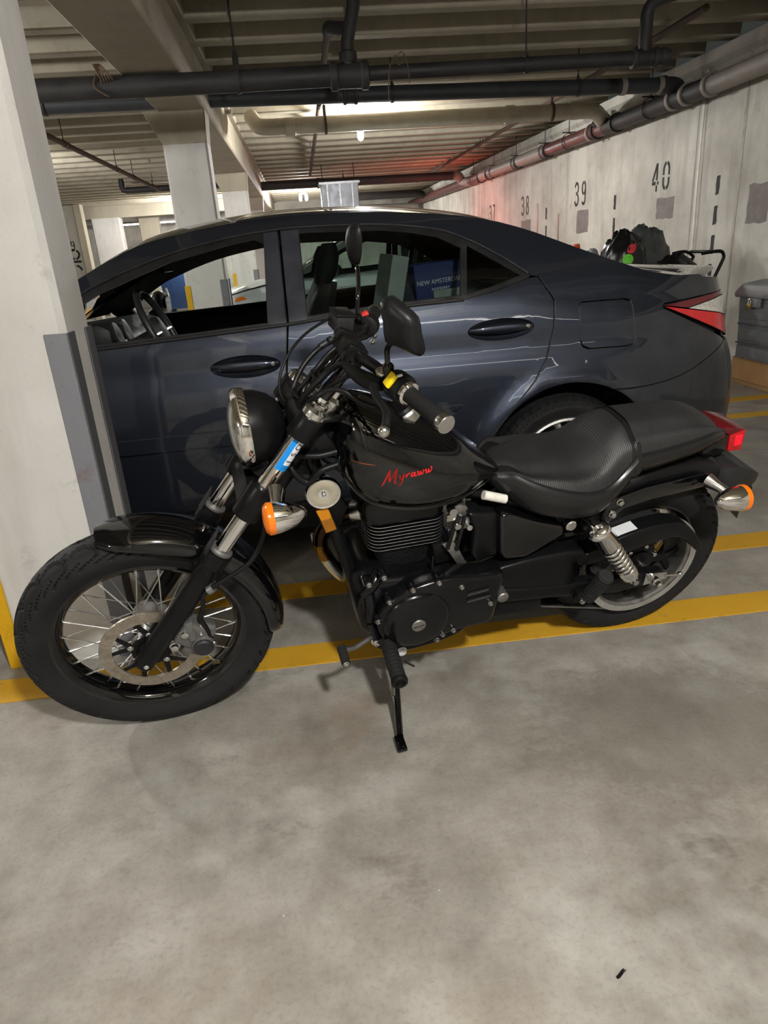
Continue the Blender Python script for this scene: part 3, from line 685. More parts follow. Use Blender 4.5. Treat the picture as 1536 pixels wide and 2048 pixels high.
# ---------------- wheels
def tyre(R, W, rb, bead, n=360, m=30, grooves=26, gdepth=.006):
    prof = cr([(rb, -bead), (rb+.03, -W*.5*.97), (lerp(rb, R, .55), -W*.5), (R-.022, -W*.5*.90), (R-.007, -W*.5*.58), (R, 0), (R-.007, W*.5*.58), (R-.022, W*.5*.90), (lerp(rb, R, .55), W*.5), (rb+.03, W*.5*.97), (rb, bead)], 6)
    k = len(prof); inner = [Vector((rb-.004, bead*.8)), Vector((rb-.004, -bead*.8))]
    full = list(prof)+inner; kk = len(full); vs = []; fs = []
    for i in range(n):
        t = 2*math.pi*i/n
        for j, p in enumerate(full):
            r, y = p.x, p.y
            if j < k and r > R-.046:
                s = abs(j-(k-1)/2)/((k-1)/2)/.62; sd = 1 if y >= 0 else 0      # 0 crown, 1 end of the tread
                zig = .16*math.sin(s*9)+s*.95
                ph = (t*grooves/(2*math.pi)+sd*.5+zig) % 1
                d = min(ph, 1-ph); ph2 = (ph+.5) % 1; d2 = min(ph2, 1-ph2)
                if .10 < s < .97 and d < .055: r -= gdepth*min(1, (1.05-s)*5)
                if .55 < s < .90 and d2 < .045: r -= gdepth*.8
                if abs(s-.20-.08*math.sin(t*grooves)) < .045: r -= gdepth
                dg = p.x-r
                if dg > 0:
                    cxr = R-W*.45; l_ = math.hypot(p.x-cxr, y) or 1; r = p.x-dg*(p.x-cxr)/l_; y = y-dg*y/l_
            vs.append((r*math.cos(t), y, r*math.sin(t)))
    for i in range(n):
        for j in range(kk):
            a = i*kk+j; b_ = i*kk+(j+1) % kk; i2 = (i+1) % n
            fs.append((a, i2*kk+j, i2*kk+(j+1) % kk, b_))
    return MB().add(vs, fs)
def rim_mb(r, w_):
    pr = [(r, -w_), (r, -w_*.8), (r-.012, -w_*.72), (r-.022, -w_*.35), (r-.024, 0), (r-.022, w_*.35), (r-.012, w_*.72), (r, w_*.8), (r, w_), (r-.012, w_*1.04), (r-.025, w_*.8), (r-.034, w_*.35), (r-.036, 0), (r-.034, -w_*.35), (r-.025, -w_*.8), (r-.012, -w_*1.04)]
    return MB().lathe_closed(pr, (0, 0, 0), (0, 1, 0), 96)
def spokes(parent, n, r0, r1, hub_y, rim_y, cross):
    protos = []
    for side in (-1, 1):
        for d in (-1, 1):
            a0 = 0; a1 = d*cross
            p = V(r0*math.cos(a0), side*hub_y, r0*math.sin(a0)); q = V(r1*math.cos(a1), side*rim_y, r1*math.sin(a1))
            b = MB(); b.tube([p, p.lerp(q, .90)], .0019, 6); b.tube([p.lerp(q, .90), q], .0033, 6)
            protos.append((side, d, b))
    q_ = n//4
    for k, (side, d, b) in enumerate(protos):
        first = None
        for i in range(q_):
            ang = 2*math.pi*(i/q_ + (0.25/q_ if side > 0 else .0)*2 + (.12/q_ if d > 0 else 0))
            mt = Matrix.Rotation(ang, 4, 'Y')
            if first is None: first = b.build('spoke', 'spoke_steel', parent); first.matrix_local = mt
            else: clone(first, parent, mt)
fwheel = rim_mb(.256, .040).build('front_wheel', 'gloss_black', bike); fwheel.location = (1.48, 0, .335)
tyre(.335, .112, .250, .040, 720, 30, 24, .006).build('tyre', 'tyre_rubber', fwheel, sharp=25)
b = MB(); b.lathe([(.02, -.075), (.05, -.07), (.052, -.055), (.03, -.045), (.026, 0), (.03, .045), (.052, .055), (.050, .068), (.02, .072)], (0, 0, 0), (0, 1, 0), 32); b.build('hub', 'dull_alloy', fwheel)
b = MB(); b.lathe([(.012, .07), (.022, .072), (.024, .086), (.012, .088)], (0, 0, 0), (0, 1, 0), 24); b.build('bearing_seal', 'caliper_grey', fwheel)
spokes(fwheel, 36, .048, .224, .05, .012, .62)
disc = MB().lathe_closed([(.099, -.0025), (.131, -.0025), (.131, .0025), (.099, .0025)], (0, .078, 0), (0, 1, 0), 96).build('brake_disc', 'brake_disc', fwheel)
b = MB(); b.lathe_closed([(.030, -.003), (.052, -.003), (.052, .003), (.030, .003)], (0, .075, 0), (0, 1, 0), 40)
for k in range(5):
    t = 2*math.pi*k/5+.35
    for dt in (-.30, .30):
        p = V(.048*math.cos(t), .075, .048*math.sin(t)); q = V(.103*math.cos(t+dt), .075, .103*math.sin(t+dt)); d = (q-p)
        x_, y_, a_ = frame(d); b.tube([p, q], [.009, .006], 8, flat=.45, upv=(0, 1, 0))
b.build('disc_carrier', 'satin_black', fwheel)
for k in range(5):
    t = 2*math.pi*k/5+.35; bolt((.054*math.cos(t), .078, .054*math.sin(t)), (0, 1, 0), .006, .004, fwheel, 'worn_chrome', 'disc_bolt')
b = MB(); b.tube([(-.16, .022, -.155), (-.148, .03, -.143)], .004, 8); b.build('valve', 'brass', fwheel)

rwheel = rim_mb(.207, .052).build('rear_wheel', 'gloss_black', bike); rwheel.location = (0, 0, .302)
tyre(.302, .142, .202, .055, 360, 30, 22).build('tyre', 'tyre_rubber', rwheel, sharp=25)
b = MB(); b.lathe([(.02, -.09), (.07, -.085), (.07, -.05), (.04, -.04), (.04, .03), (.06, .04), (.06, .06), (.02, .07)], (0, 0, 0), (0, 1, 0), 32); b.build('hub', 'satin_black', rwheel)
spokes(rwheel, 36, .055, .178, .045, .012, .6)
pul = MB().lathe_closed([(.172, .030), (.172, .076), (.196, .084), (.196, .088), (.178, .086), (.168, .078), (.165, .030)], (0, 0, 0), (0, 1, 0), 96).build('drive_pulley', 'dull_alloy', bike); pul.location = (0, 0, .302); pul.scale = (.955, 1, .955)
MB().lathe_closed([(.176, .0865), (.1965, .0885), (.1965, .0900), (.176, .0880)], (0, 0, 0), (0, 1, 0), 96).build('pulley_flange', 'alloy_bright', pul)
MB().lathe_closed([(.115, .03), (.172, .032), (.174, .080), (.170, .080), (.166, .04), (.115, .036)], (0, 0, 0), (0, 1, 0), 96).build('pulley_dish', 'grey_plastic', pul)
b = MB(); b.lathe([(.07, .04), (.07, .052), (.045, .056), (.04, .075), (.02, .078)], (0, 0, 0), (0, 1, 0), 32)
for k in range(6):
    t = 2*math.pi*k/6+.25
    p = V(.06*math.cos(t), .046, .06*math.sin(t)); q = V(.12*math.cos(t), .046, .12*math.sin(t)); b.tube([p, q], [.016, .013], 8, flat=.4, upv=(0, 1, 0))
    for dt in (-.26, .26): b.tube([q, V(.170*math.cos(t+dt), .044, .170*math.sin(t+dt))], [.012, .010], 8, flat=.4, upv=(0, 1, 0))
b.build('pulley_spider', 'satin_black', pul)
for k in range(6):
    t = 2*math.pi*k/6+.78; bolt((.058*math.cos(t), .052, .058*math.sin(t)), (0, 1, 0), .008, .018, pul, 'worn_chrome', 'pulley_bolt')

# ---------------- fork
FD = V(-.5946, 0, .804)
def fk(t, y, off=0.0): return V(1.493, y, .327)+FD*t+V(.804, 0, .5946)*off
for s, nm in ((1, 'left'), (-1, 'right')):
    y = s*.098; b = MB()
    b.tube([fk(-.028, y), fk(-.02, y), fk(.10, y), fk(.30, y), fk(.34, y), fk(.345, y), fk(.385, y), fk(.388, y)], [.020, .0265, .0275, .029, .030, .034, .034, .026], 24)
    leg = b.build('fork_leg', 'satin_black', bike)
    MB().tube([fk(.38, y), fk(.80, y)], .0205, 28).build('fork_tube', 'chrome', leg)
    b = MB(); b.lathe_closed([(.0205, 0), (.030, 0), (.030, .006), (.026, .010), (.0205, .010)], fk(.388, y), FD, 24); b.build('dust_seal', 'caliper_grey', leg)
    # thin curved stone guard standing up from the seal
    b = MB(); rings = []
    for t, wd in ((.37, .50), (.395, .45), (.425, .32), (.440, .10)):
        rings.append([fk(t, y)+(V(.804, 0, .5946)*math.cos(a)+V(0, 1, 0)*math.sin(a))*rr for rr in (.0345, .0365) for a in ([lerp(-wd, wd, k/6) for k in range(7)] if rr < .035 else [lerp(wd, -wd, k/6) for k in range(7)])])
    b.loft(rings); b.build('stone_guard', 'grey_plastic', leg)
    bolt(fk(-.006, y+s*.027, 0), (0, s, 0), .005, .004, leg, 'chrome')
    MB().tube([fk(.80, y), fk(.815, y), fk(.822, y)], [.026, .026, .018], 24).build('fork_cap', 'worn_chrome', leg)
    if s == 1:
        # sticker wrapped on the tube
        def sticker(t0, t1, a0, a1, r, mat, nm_):
            bb = MB(); n = 8; vs = []; fs = []
            X, Y_ = V(.804, 0, .5946), V(0, 1, 0)
            for rr in (.0206, r):
                for t in (t0, t1):
                    for k in range(n+1):
                        a = lerp(a0, a1, k/n); vs.append(fk(t, y)+(X*math.cos(a)+Y_*math.sin(a))*rr)
            for k in range(n): fs += [(2*(n+1)+k, 2*(n+1)+k+1, 3*(n+1)+k+1, 3*(n+1)+k), (k, n+1+k, n+1+k+1, k+1)]
            fs += [(0, 2*(n+1), 3*(n+1), n+1), (n, 2*n+1, 3*(n+1)+n, 2*(n+1)+n)]
            bb.add(vs, fs); return bb.build(nm_, mat, leg)
        tag(sticker(.655, .752, .95, 2.5, .0211, 'blue_sticker', 'sticker'), 'blue sticker wrapped on the chrome tube')
        sticker(.672, .742, 1.55, 2.45, .0214, 'white_sticker', 'sticker_panel')
        for k, ch in enumerate('ISO'):
            tt = .684+.021*k; a = 2.0; X, Y_ = V(.804, 0, .5946), V(0, 1, 0); nrm = X*math.cos(a)+Y_*math.sin(a); tang = -X*math.sin(a)+Y_*math.cos(a)
            p = fk(tt, y)+nrm*.0215; up = -tang; rt_ = FD
            mt = Matrix(((rt_.x, up.x, nrm.x, p.x), (rt_.y, up.y, nrm.y, p.y), (rt_.z, up.z, nrm.z, p.z), (0, 0, 0, 1)))
            text_mesh('sticker_letter', ch, .022, 'stencil_black', leg, mt, .0002)
# triple clamps
b = MB()
for s in (1, -1): b.tube([fk(.742, s*.098), fk(.80, s*.098)], .033, 24)
b.prism([fk(.752, y, o) for y, o in ((.10, .028), (.10, -.030), (.03, -.085), (-.03, -.085), (-.10, -.030), (-.10, .028))], FD*.040)
tc = b.build('top_clamp', 'satin_black', bike, bevel=.003)
b = MB(); b.prism([fk(.800, y, o) for y, o in ((.118, .02), (.118, -.020), (.05, -.085), (-.05, -.085), (-.118, -.020), (-.118, .02), (-.06, -.01), (.06, -.01))], FD*.012); b.build('clamp_cover', 'worn_chrome', tc, bevel=.003)
b = MB()
for s in (1, -1): b.tube([fk(.503, s*.098), fk(.595, s*.098)], .034, 24)
b.prism([fk(.520, y, o) for y, o in ((.10, .03), (.10, -.034), (.03, -.09), (-.03, -.09), (-.10, -.034), (-.10, .03))], FD*.05); b.build('lower_clamp', 'satin_black', bike, bevel=.004)
MB().tube([fk(.50, 0, -.06), fk(.78, 0, -.06)], .032, 20).build('steering_head', 'satin_black', bike)
MB().lathe([(.03, 0), (.03, .02), (.018, .028), (.018, .045), (.006, .05)], fk(.81, 0, -.06), FD, 20).build('stem_nut', 'worn_chrome', tc)
# ---------------- front fender
FC = V(1.48, 0, .335); rings = []
for k in range(37):
    th = rad(lerp(79, 188, k/36)); e = 1.0
    if k < 6: e = [.55, .74, .86, .93, .97, .99][k]
    if k > 33: e = [.97, .90, .72][k-34]
    sk = lerp(.332, .306, min(1, k/9)) if k < 26 else lerp(.306, .314, (k-26)/10)
    out = [(sk, .072*e), (lerp(sk, .338, .6), .0735*e), (.340, .068*e), (.3495, .056*e), (.356, .038*e), (.3595, .018*e), (.361, 0)]
    full = out+[(r, -y) for r, y in out[-2::-1]]
    inn = [(r-.003, y*.955) for r, y in reversed(full)]
    rings.append([FC+V(r*math.cos(th), y, r*math.sin(th)) for r, y in full+inn])
ff = MB().loft(rings).build('front_fender', 'gloss_black', bike, sharp=50)
for s in (1, -1): MB().tube([fk(.30, s*.086), FC+V(.317*math.cos(rad(120)), s*.081, .317*math.sin(rad(120)))], .010, 10).build('fender_stay', 'satin_black', ff)
# ---------------- caliper and hoses
b = MB(); b.box((1.362, .100, .392), (.085, .05, .075), Matrix.Rotation(rad(-36), 3, 'Y')); b.cyl((1.345, .09, .365), (1.345, .135, .365), .030, 24); b.cyl((1.372, .112, .445), (1.366, .122, .385), .014, 14); b.cyl((1.35, .11, .42), (1.31, .11, .40), .014, 12); b.box((1.375, .095, .345), (.05, .04, .04), Matrix.Rotation(rad(-30), 3, 'Y'))
cal = b.build('brake_caliper', 'caliper_grey', bike, bevel=.006)
MB().lathe([(.026, 0), (.026, .006), (.022, .010), (.004, .011)], (1.345, .134, .365), (0, 1, 0), 24).build('piston_cap', 'grey_plastic', cal)
for p in ((1.384, .118, .412), (1.417, .112, .368)): bolt(p, (0, 1, 0), .010, .016, cal, 'worn_chrome', n=6)
bolt((1.325, .118, .372), (-.5, 1, 0), .006, .022, cal, 'worn_chrome', 'banjo_bolt'); bolt((1.345, .12, .405), (0, 1, 0), .004, .012, cal, 'chrome', 'bleed_nipple')
MB().tube(cr([(1.322, .120, .372), (1.328, .122, .41), (1.339, .118, .45), (1.326, .122, .495), (1.322, .122, .525), (1.296, .130, .555), (1.250, .138, .586), (1.198, .140, .621), (1.165, .130, .668), (1.150, .120, .718), (1.150, .110, .775)], 5), .0062, 10).build('brake_hose', 'hose_rubber', bike)
MB().lathe_closed([(.006, -.008), (.012, -.008), (.012, .008), (.006, .008)], (1.300, .129, .550), (-.8, .1, .6), 14).build('hose_clamp', 'galvanised', bike)
# ---------------- headlight
HA = V(1, 0, -.035).normalized(); HC = V(1.158, 0, .909)
hl = MB().lathe([(.004, -.093), (.030, -.090), (.055, -.078), (.074, -.058), (.086, -.030), (.090, 0)], HC, HA, 48, True, False).build('headlight', 'gloss_black', bike)
hl.data.materials[0] = M['satin_black']
MB().lathe_closed([(.084, -.006), (.0945, -.006), (.098, .004), (.097, .018), (.090, .026), (.083, .022)], HC, HA, 64).build('headlight_rim', 'chrome', hl)
MB().lathe([(.085, .018), (.070, .030), (.045, .039), (.020, .043), (.002, .044)], HC, HA, 48, False, True).build('headlight_lens', 'headlight_lens', hl)
plate([(1.165, .832), (1.120, .828), (1.075, .775), (1.110, .758), (1.135, .770), (1.158, .800)], .018, .024, 'headlight_bracket', 'grey_plastic', hl, .002)
plate([(1.165, .832), (1.120, .828), (1.075, .775), (1.110, .758), (1.135, .770), (1.158, .800)], -.024, -.018, 'headlight_bracket', 'grey_plastic', hl, .002)
# ---------------- turn signals
def signal(front, s):
    if front: c = V(1.128, s*.205, .786); ax = V(1, 0, -.03); base = V(1.118, s*.125, .808); L = .068
    else: c = V(-.150, s*.205, .606); ax = V(-1, 0, -.03); base = V(-.112, s*.118, .622); L = .072
    h = MB().lathe([(.002, -L), (.012, -L*.93), (.024, -L*.68), (.032, -L*.36), (.0365, 0), (.0365, .006)], c, ax, 32).build('turn_signal', 'chrome', bike)
    MB().lathe([(.0355, .004), (.0375, .008), (.0375, .020), (.030, .028), (.014, .031), (.002, .0315)], c, ax, 32, False).build('amber_lens', 'amber_lens', h)
    MB().tube([base, base.lerp(c, .35), base.lerp(c, .72)], [.020, .014, .012], 18).build('stalk', 'worn_chrome', h)
for fr in (True, False):
    for s in (1, -1): signal(fr, s)
# ---------------- handlebar
BARP = [(.814, .383, 1.070), (.851, .262, 1.084), (.876, .13, 1.082), (.892, .055, 1.077), (.905, 0, 1.075), (.892, -.05, 1.070), (.868, -.11, 1.060), (.800, -.24, 1.040), (.744, -.375, 1.025)]
hb = MB().tube(cr(BARP, 6), .0135, 16).build('handlebar', 'satin_black', bike)
for s in (1, -1):
    b = MB(); b.tube(cr([(.992, s*.046, .972), (.975, s*.046, .995), (.935, s*.042, 1.035), (.912, s*.038, 1.066)], 5), .0165, 16); b.build('riser', 'gloss_black', hb)
    b = MB(); b.lathe([(.022, -.012), (.026, -.010), (.026, .010), (.020, .014)], (.995, s*.046, .969), FD, 20); b.lathe([(.016, .014), (.019, .016), (.019, .024), (.010, .026)], (.995, s*.046, .969), FD, 20); b.build('riser_mount', 'chrome', hb)
b = MB(); b.box((.903, 0, 1.078), (.052, .105, .046), Matrix.Rotation(rad(-30), 3, 'Y')); clampo = b.build('bar_clamp', 'satin_black', hb, bevel=.007)
for s in (1, -1): MB().box((.903, s*.034, 1.094), (.050, .020, .028), Matrix.Rotation(rad(-30), 3, 'Y')).build('clamp_cap', 'satin_black', clampo, bevel=.005)
def along(a, b_, t): return Vector(a).lerp(Vector(b_), t)
def grip(a, b_, nm):
    a, b_ = Vector(a), Vector(b_); d = (b_-a).normalized()
    n = 22; prof = [(.0165, 0)]; L = (b_-a).length
    g = MB().lathe([(.0190, 0), (.0175, .006), (.0172, L*.5), (.0182, L-.012), (.0186, L-.004)], a, d, 28).build('grip', 'grip_rubber', hb)
    MB().lathe([(.0225, -.006), (.0245, -.004), (.0245, .004), (.020, .008)], a, d, 28).build('grip_ring', 'chrome', g)
    MB().lathe([(.0185, -.012), (.0195, -.010), (.0195, .005), (.0180, .0065), (.004, .0068)], b_, d, 28).build('bar_end', 'worn_chrome', g)
    for k in range(12):
        pass
    return g
grip((.848, .272, 1.083), (.812, .388, 1.070), 'l'); grip((.788, -.262, 1.037), (.742, -.380, 1.025), 'r')
# left switch block
A, Bq = V(.862, .215, 1.085), V(.850, .262, 1.084); d_ = (Bq-A).normalized()
sw = MB().lathe([(.020, 0), (.0285, .003), (.0305, .010), (.0305, .040), (.028, .046), (.020, .048)], A, d_, 28).build('switch_block', 'plastic_black', hb)
tag(MB().box((.8795, .247, 1.1055), (.030, .026, .010), Matrix.Rotation(rad(50), 3, 'Y')).build('switch_button', 'yellow_switch', sw, bevel=.003), 'yellow switch')
MB().box((.862, .254, 1.1155), (.012, .008, .003), Matrix.Rotation(rad(12), 3, 'Y')).build('switch_mark', 'white_sticker', sw, bevel=.001)
MB().lathe([(.011, 0), (.013, .002), (.013, .006), (.010, .008)], (.885, .205, 1.103), (.1, .4, 1), 18).build('lever_pivot_bolt', 'worn_chrome', sw)
# right switch block with red kill switch
A, Bq = V(.812, -.205, 1.046), V(.790, -.255, 1.037); d_ = (Bq-A).normalized()
sw2 = MB().lathe([(.018, 0), (.027, .003), (.029, .012), (.029, .046), (.026, .052), (.018, .055)], A, d_, 28).build('switch_block', 'plastic_black', hb)
tag(MB().box((.818, -.232, 1.065), (.042, .020, .010), Matrix.Rotation(rad(37), 3, 'Y')).build('switch_button', 'red_switch', sw2, bevel=.003), 'red kill switch')
for p in ((.790, -.215, 1.020), (.798, -.205, 1.008)): bolt(p, (-.4, .9, 0), .006, .010, sw2, 'worn_chrome')
# clutch lever and boot
lv = MB().tube(cr([(.890, .190, 1.078), (.905, .215, 1.078), (.908, .250, 1.073), (.905, .285, 1.071), (.907, .320, 1.068), (.916, .343, 1.056)], 5), [.011]*6+[.0085]*20, 12, flat=.7).build('clutch_lever', 'plastic_black', hb)
MB().ball((.921, .349, 1.049), .0125, 18).build('lever_ball', 'worn_chrome', lv)
MB().tube(cr([(.936, .095, 1.080), (.918, .135, 1.072), (.900, .170, 1.071), (.882, .205, 1.078)], 5), [.009, .0095, .011, .013, .015, .016, .017, .017, .018, .018, .018, .018, .017, .016, .015, .014], 14).build('lever_boot', 'hose_rubber', lv)
MB().tube(cr([(.835, -.165, 1.058), (.865, -.21, 1.052), (.875, -.26, 1.045), (.860, -.31, 1.035), (.85, -.36, 1.03)], 5), .008, 10, flat=.7).build('brake_lever', 'plastic_black', hb)
# brake master cylinder
mc = MB().box((.890, -.150, 1.089), (.046, .062, .040), Matrix.Rotation(rad(-8), 3, 'Y') @ Matrix.Rotation(rad(8), 3, 'Z')).build('brake_reservoir', 'grey_plastic', hb, bevel=.004)
MB().box(V(.890, -.150, 1.089)+Matrix.Rotation(rad(-8), 3, 'Y') @ V(0, 0, .0225), (.0485, .0645, .008), Matrix.Rotation(rad(-8), 3, 'Y') @ Matrix.Rotation(rad(8), 3, 'Z')).build('reservoir_lid', 'plastic_black', mc, bevel=.003)
b = MB(); b.tube([(.905, -.105, 1.070), (.880, -.13, 1.062), (.845, -.16, 1.055)], .017, 14); b.build('cylinder_body', 'satin_black', mc)
bolt((.905, -.110, 1.060), (.7, .7, .1), .011, .018, mc, 'worn_chrome', 'banjo_bolt')
# mirrors
MIRL = [(.902, .270, 1.266), (.899, .272, 1.278), (.887, .282, 1.286), (.868, .303, 1.272), (.850, .322, 1.256), (.845, .328, 1.227), (.839, .333, 1.198), (.846, .330, 1.185), (.859, .312, 1.187), (.876, .290, 1.191), (.892, .271, 1.195), (.897, .270, 1.234)]
MIRR = [(.815, -.300, 1.284), (.822, -.325, 1.266), (.826, -.335, 1.228), (.823, -.330, 1.198), (.818, -.315, 1.179), (.810, -.290, 1.182), (.807, -.275, 1.204), (.805, -.270, 1.236), (.806, -.275, 1.268), (.808, -.290, 1.284)]
def mirror(pts, nrm, stem, label, sub=5, dp=1.0):
    P = [Vector(p) for p in pts]; c = sum(P, V(0, 0, 0))/len(P); n_ = Vector(nrm).normalized()*dp
    S = cr([p for p in P], sub, True)
    rings = [[c+(p-c)*.90-n_*.008 for p in S], [c+(p-c)*1.0-n_*.004 for p in S], [c+(p-c)*1.0+n_*.004 for p in S], [c+(p-c)*.92+n_*.017 for p in S], [c+(p-c)*.72+n_*.026 for p in S], [c+(p-c)*.35+n_*.030 for p in S]]
    o = MB().loft(rings).build('mirror', 'plastic_black', hb, sharp=45); tag(o, label)
    MB().loft([[c+(p-c)*.86-n_*.0085 for p in S], [c+(p-c)*.85-n_*.010 for p in S]]).build('mirror_glass', 'chrome', o)
    MB().tube(cr(stem, 5), .0058, 12).build('mirror_stem', 'gloss_black', o)
    s0 = Vector(stem[0]); MB().lathe([(.010, -.012), (.0115, -.010), (.0115, .018), (.008, .022)], s0, V(0, 0, 1), 16).build('stem_nut', 'gloss_black', o)
mirror(MIRL, (.62, .74, .25),
       [(.876, .222, 1.108), (.878, .222, 1.140), (.880, .230, 1.165), (.876, .262, 1.195), (.872, .288, 1.212)], 'squarish black mirror nearest the camera', 2)
mirror(MIRR, (.95, .25, .1),
       [(.832, -.215, 1.058), (.831, -.22, 1.090), (.829, -.222, 1.120), (.820, -.25, 1.150), (.812, -.29, 1.176)], 'black mirror standing on the far grip', 5, .5)
# cables at the bars
CB = [([(.869, -.200, 1.074), (.900, -.175, 1.090), (.922, -.160, 1.093), (.984, -.120, 1.078), (1.031, -.080, 1.052), (1.060, -.050, 1.017), (1.069, -.030, .976), (1.058, -.020, .950)], .0035),
      ([(.900, -.105, 1.060), (.920, -.100, 1.062), (.965, -.080, 1.051), (1.007, -.060, 1.020), (1.039, -.030, .979), (1.054, -.020, .93), (1.05, 0, .87)], .0068),
      ([(.906, -.03, 1.085), (.946, -.020, 1.066), (.981, 0, 1.042), (1.012, 0, 1.008), (1.038, 0, .980), (1.056, 0, .930), (1.066, -.020, .881)], .0060),
      ([(.936, .095, 1.080), (.943, .065, 1.070), (.966, .040, 1.045), (.996, .040, 1.018), (1.026, .030, .980), (1.051, .020, .927), (1.05, .01, .87)], .0075),
      ([(.868, .20, 1.03), (.874, .150, .996), (.911, .120, 1.001), (.940, .100, 1.020), (.970, .080, 1.020), (1.001, .060, .997), (1.035, .040, .947), (1.05, .02, .88)], .0062),
      ([(.83, -.13, 1.05), (.89, -.09, 1.055), (.94, -.05, 1.04), (.985, -.02, 1.015), (1.02, .01, .975), (1.045, .02, .92)], .0055),
      ([(.86, .2, 1.06), (.90, .16, 1.07), (.93, .11, 1.06), (.96, .075, 1.03), (.99, .055, 1.0)], .0045)]
for pts, r in CB: MB().tube(cr(pts, 6), r, 10).build('cable', 'hose_rubber', hb)
for p in ((1.058, -.02, .955), (.985, .01, 1.025), (1.03, .01, .985)): MB().lathe_closed([(.012, -.003), (.019, -.003), (.019, .003), (.012, .003)], p, (-.6, .2, .8), 14).build('cable_tie', 'hose_rubber', hb)
b = MB(); b.tube([(.958, -.086, 1.054), (.94, -.092, 1.061)], .0085, 12); b.tube([(.935, -.094, 1.063), (.925, -.098, 1.066)], .0095, 12); b.build('cable_sleeve', 'grey_plastic', hb)

# ---------------- fuel tank
TK = [(0.958, 0.893, 0.845, 0.028), (0.95, 0.923, 0.805, 0.066), (0.935, 0.944, 0.772, 0.095), (0.91, 0.958, 0.742, 0.119), (0.87, 0.95, 0.716, 0.137), (0.81, 0.922, 0.701, 0.149), (0.75, 0.891, 0.694, 0.152), (0.69, 0.861, 0.694, 0.146), (0.638, 0.832, 0.699, 0.131), (0.586, 0.785, 0.708, 0.104), (0.54, 0.745, 0.716, 0.074), (0.512, 0.723, 0.715, 0.045), (0.5, 0.712, 0.712, 0.016)]
def tk(x): 
    xs = sorted(TK)
    return tuple(sinterp([(t[0], t[i]) for t in xs], x) for i in (1, 2, 3))
TSEC = [(0, 0), (.30, .012), (.55, .06), (.78, .20), (.92, .38), (.985, .55), (1.0, .70), (.975, .85), (.90, .955), (.80, 1.0), (.45, 1.0), (0, 1.0)]
def tank_ring(x):
    zt, zb, w_ = tk(x); H = zt-zb
    half = cr([(u*w_, zt-v*H) for u, v in TSEC], 3)
    pts = [V(x, p.x, p.y) for p in half]
    return pts+[V(x, -p.y, p.z) for p in pts[-2:0:-1]]
def tank_y(x, z):
    r = [p for p in tank_ring(x) if p.y >= 0]; best = 0
    zt, zb, w_ = tk(x)
    for a, b_ in zip(r, r[1:]):
        if (a.z-z)*(b_.z-z) <= 0 and abs(a.z-b_.z) > 1e-6:
            best = max(best, lerp(a.y, b_.y, (z-a.z)/(b_.z-a.z)))
    return best
xs = [.958, .955, .950, .943, .935]+[.92-.012*k for k in range(33)]+[.518, .512, .506, .500]
tank = MB().loft([tank_ring(x) for x in xs]).build('fuel_tank', 'gloss_black', bike, sharp=60)
for s in (1, -1):
    P = []
    for k in range(30):
        x = lerp(.945, .515, k/29); zt, zb, w_ = tk(x); P.append(V(x, s*w_*.84, zb-.002))
    MB().tube(P, .0065, 8).build('tank_seam', 'gloss_black', tank)
cap = MB().lathe([(.046, -.022), (.047, .002), (.042, .007)], (.777, 0, .905), (.46, 0, .89), 40).build('cap_ring', 'worn_chrome', tank)
MB().lathe([(.040, .002), (.040, .010), (.034, .016), (.005, .017)], (.777, 0, .905), (.46, 0, .89), 40).build('fuel_cap', 'satin_black', cap)
# hand-lettered red name on the tank side
STR = [  # x to the rear, y up, half width, in units of capital height
 [(-.02, -.20, .012), (.10, .06, .035), (.26, .42, .045), (.40, .78, .04), (.52, 1.0, .03), (.50, .92, .05), (.46, .55, .06), (.44, .26, .06), (.46, .14, .05)],
 [(.46, .14, .03), (.60, .42, .035), (.80, .80, .04), (.95, 1.02, .03)], [(.95, 1.02, .03), (.88, .70, .06), (.80, .36, .07), (.78, .08, .07), (.82, -.02, .05), (.96, .04, .02)],
 [(1.02, .50, .02), (1.10, .50, .05), (1.10, .28, .045), (1.20, .24, .03), (1.34, .52, .03)], [(1.36, .56, .04), (1.28, .26, .05), (1.16, -.06, .04), (1.0, -.26, .02)],
 [(1.46, .28, .02), (1.52, .54, .05), (1.50, .32, .045)], [(1.52, .38, .02), (1.62, .54, .035), (1.72, .56, .04)],
 [(2.02, .56, .02), (1.88, .54, .035), (1.80, .38, .05), (1.88, .28, .035), (1.98, .40, .03), (2.06, .56, .04)], [(2.05, .56, .05), (2.02, .34, .05), (2.10, .28, .03), (2.18, .36, .02)],
 [(2.18, .52, .02), (2.27, .56, .05), (2.26, .34, .045), (2.36, .32, .03), (2.44, .54, .035)], [(2.44, .54, .045), (2.45, .34, .045), (2.55, .34, .03), (2.64, .52, .03), (2.58, .60, .025)],
 [(2.70, .50, .02), (2.79, .56, .05), (2.79, .34, .045), (2.88, .32, .03), (2.96, .54, .035)], [(2.96, .54, .045), (2.98, .34, .045), (3.08, .34, .03), (3.20, .56, .03), (3.12, .64, .025)]]
LS = .0365
def tfn(x, y, h):
    px_ = .866-x*LS*1.07; pz = .788+y*LS-(x*LS*1.07)*(-.055)
    return (px_, tank_y(px_, pz)+.0004+.0010*h, pz)
def dens(st, n=3):
    out = []
    for a, b_ in zip(st, st[1:]):
        for k in range(n): out.append(tuple(lerp(p, q, k/n) for p, q in zip(a, b_)))
    return out+[st[-1]]
b = MB(); stroke_mesh([dens(s) for s in STR], b, tfn); tag(b.build('lettering', 'red_script', tank, sharp=20), 'red script name lettered on the tank')
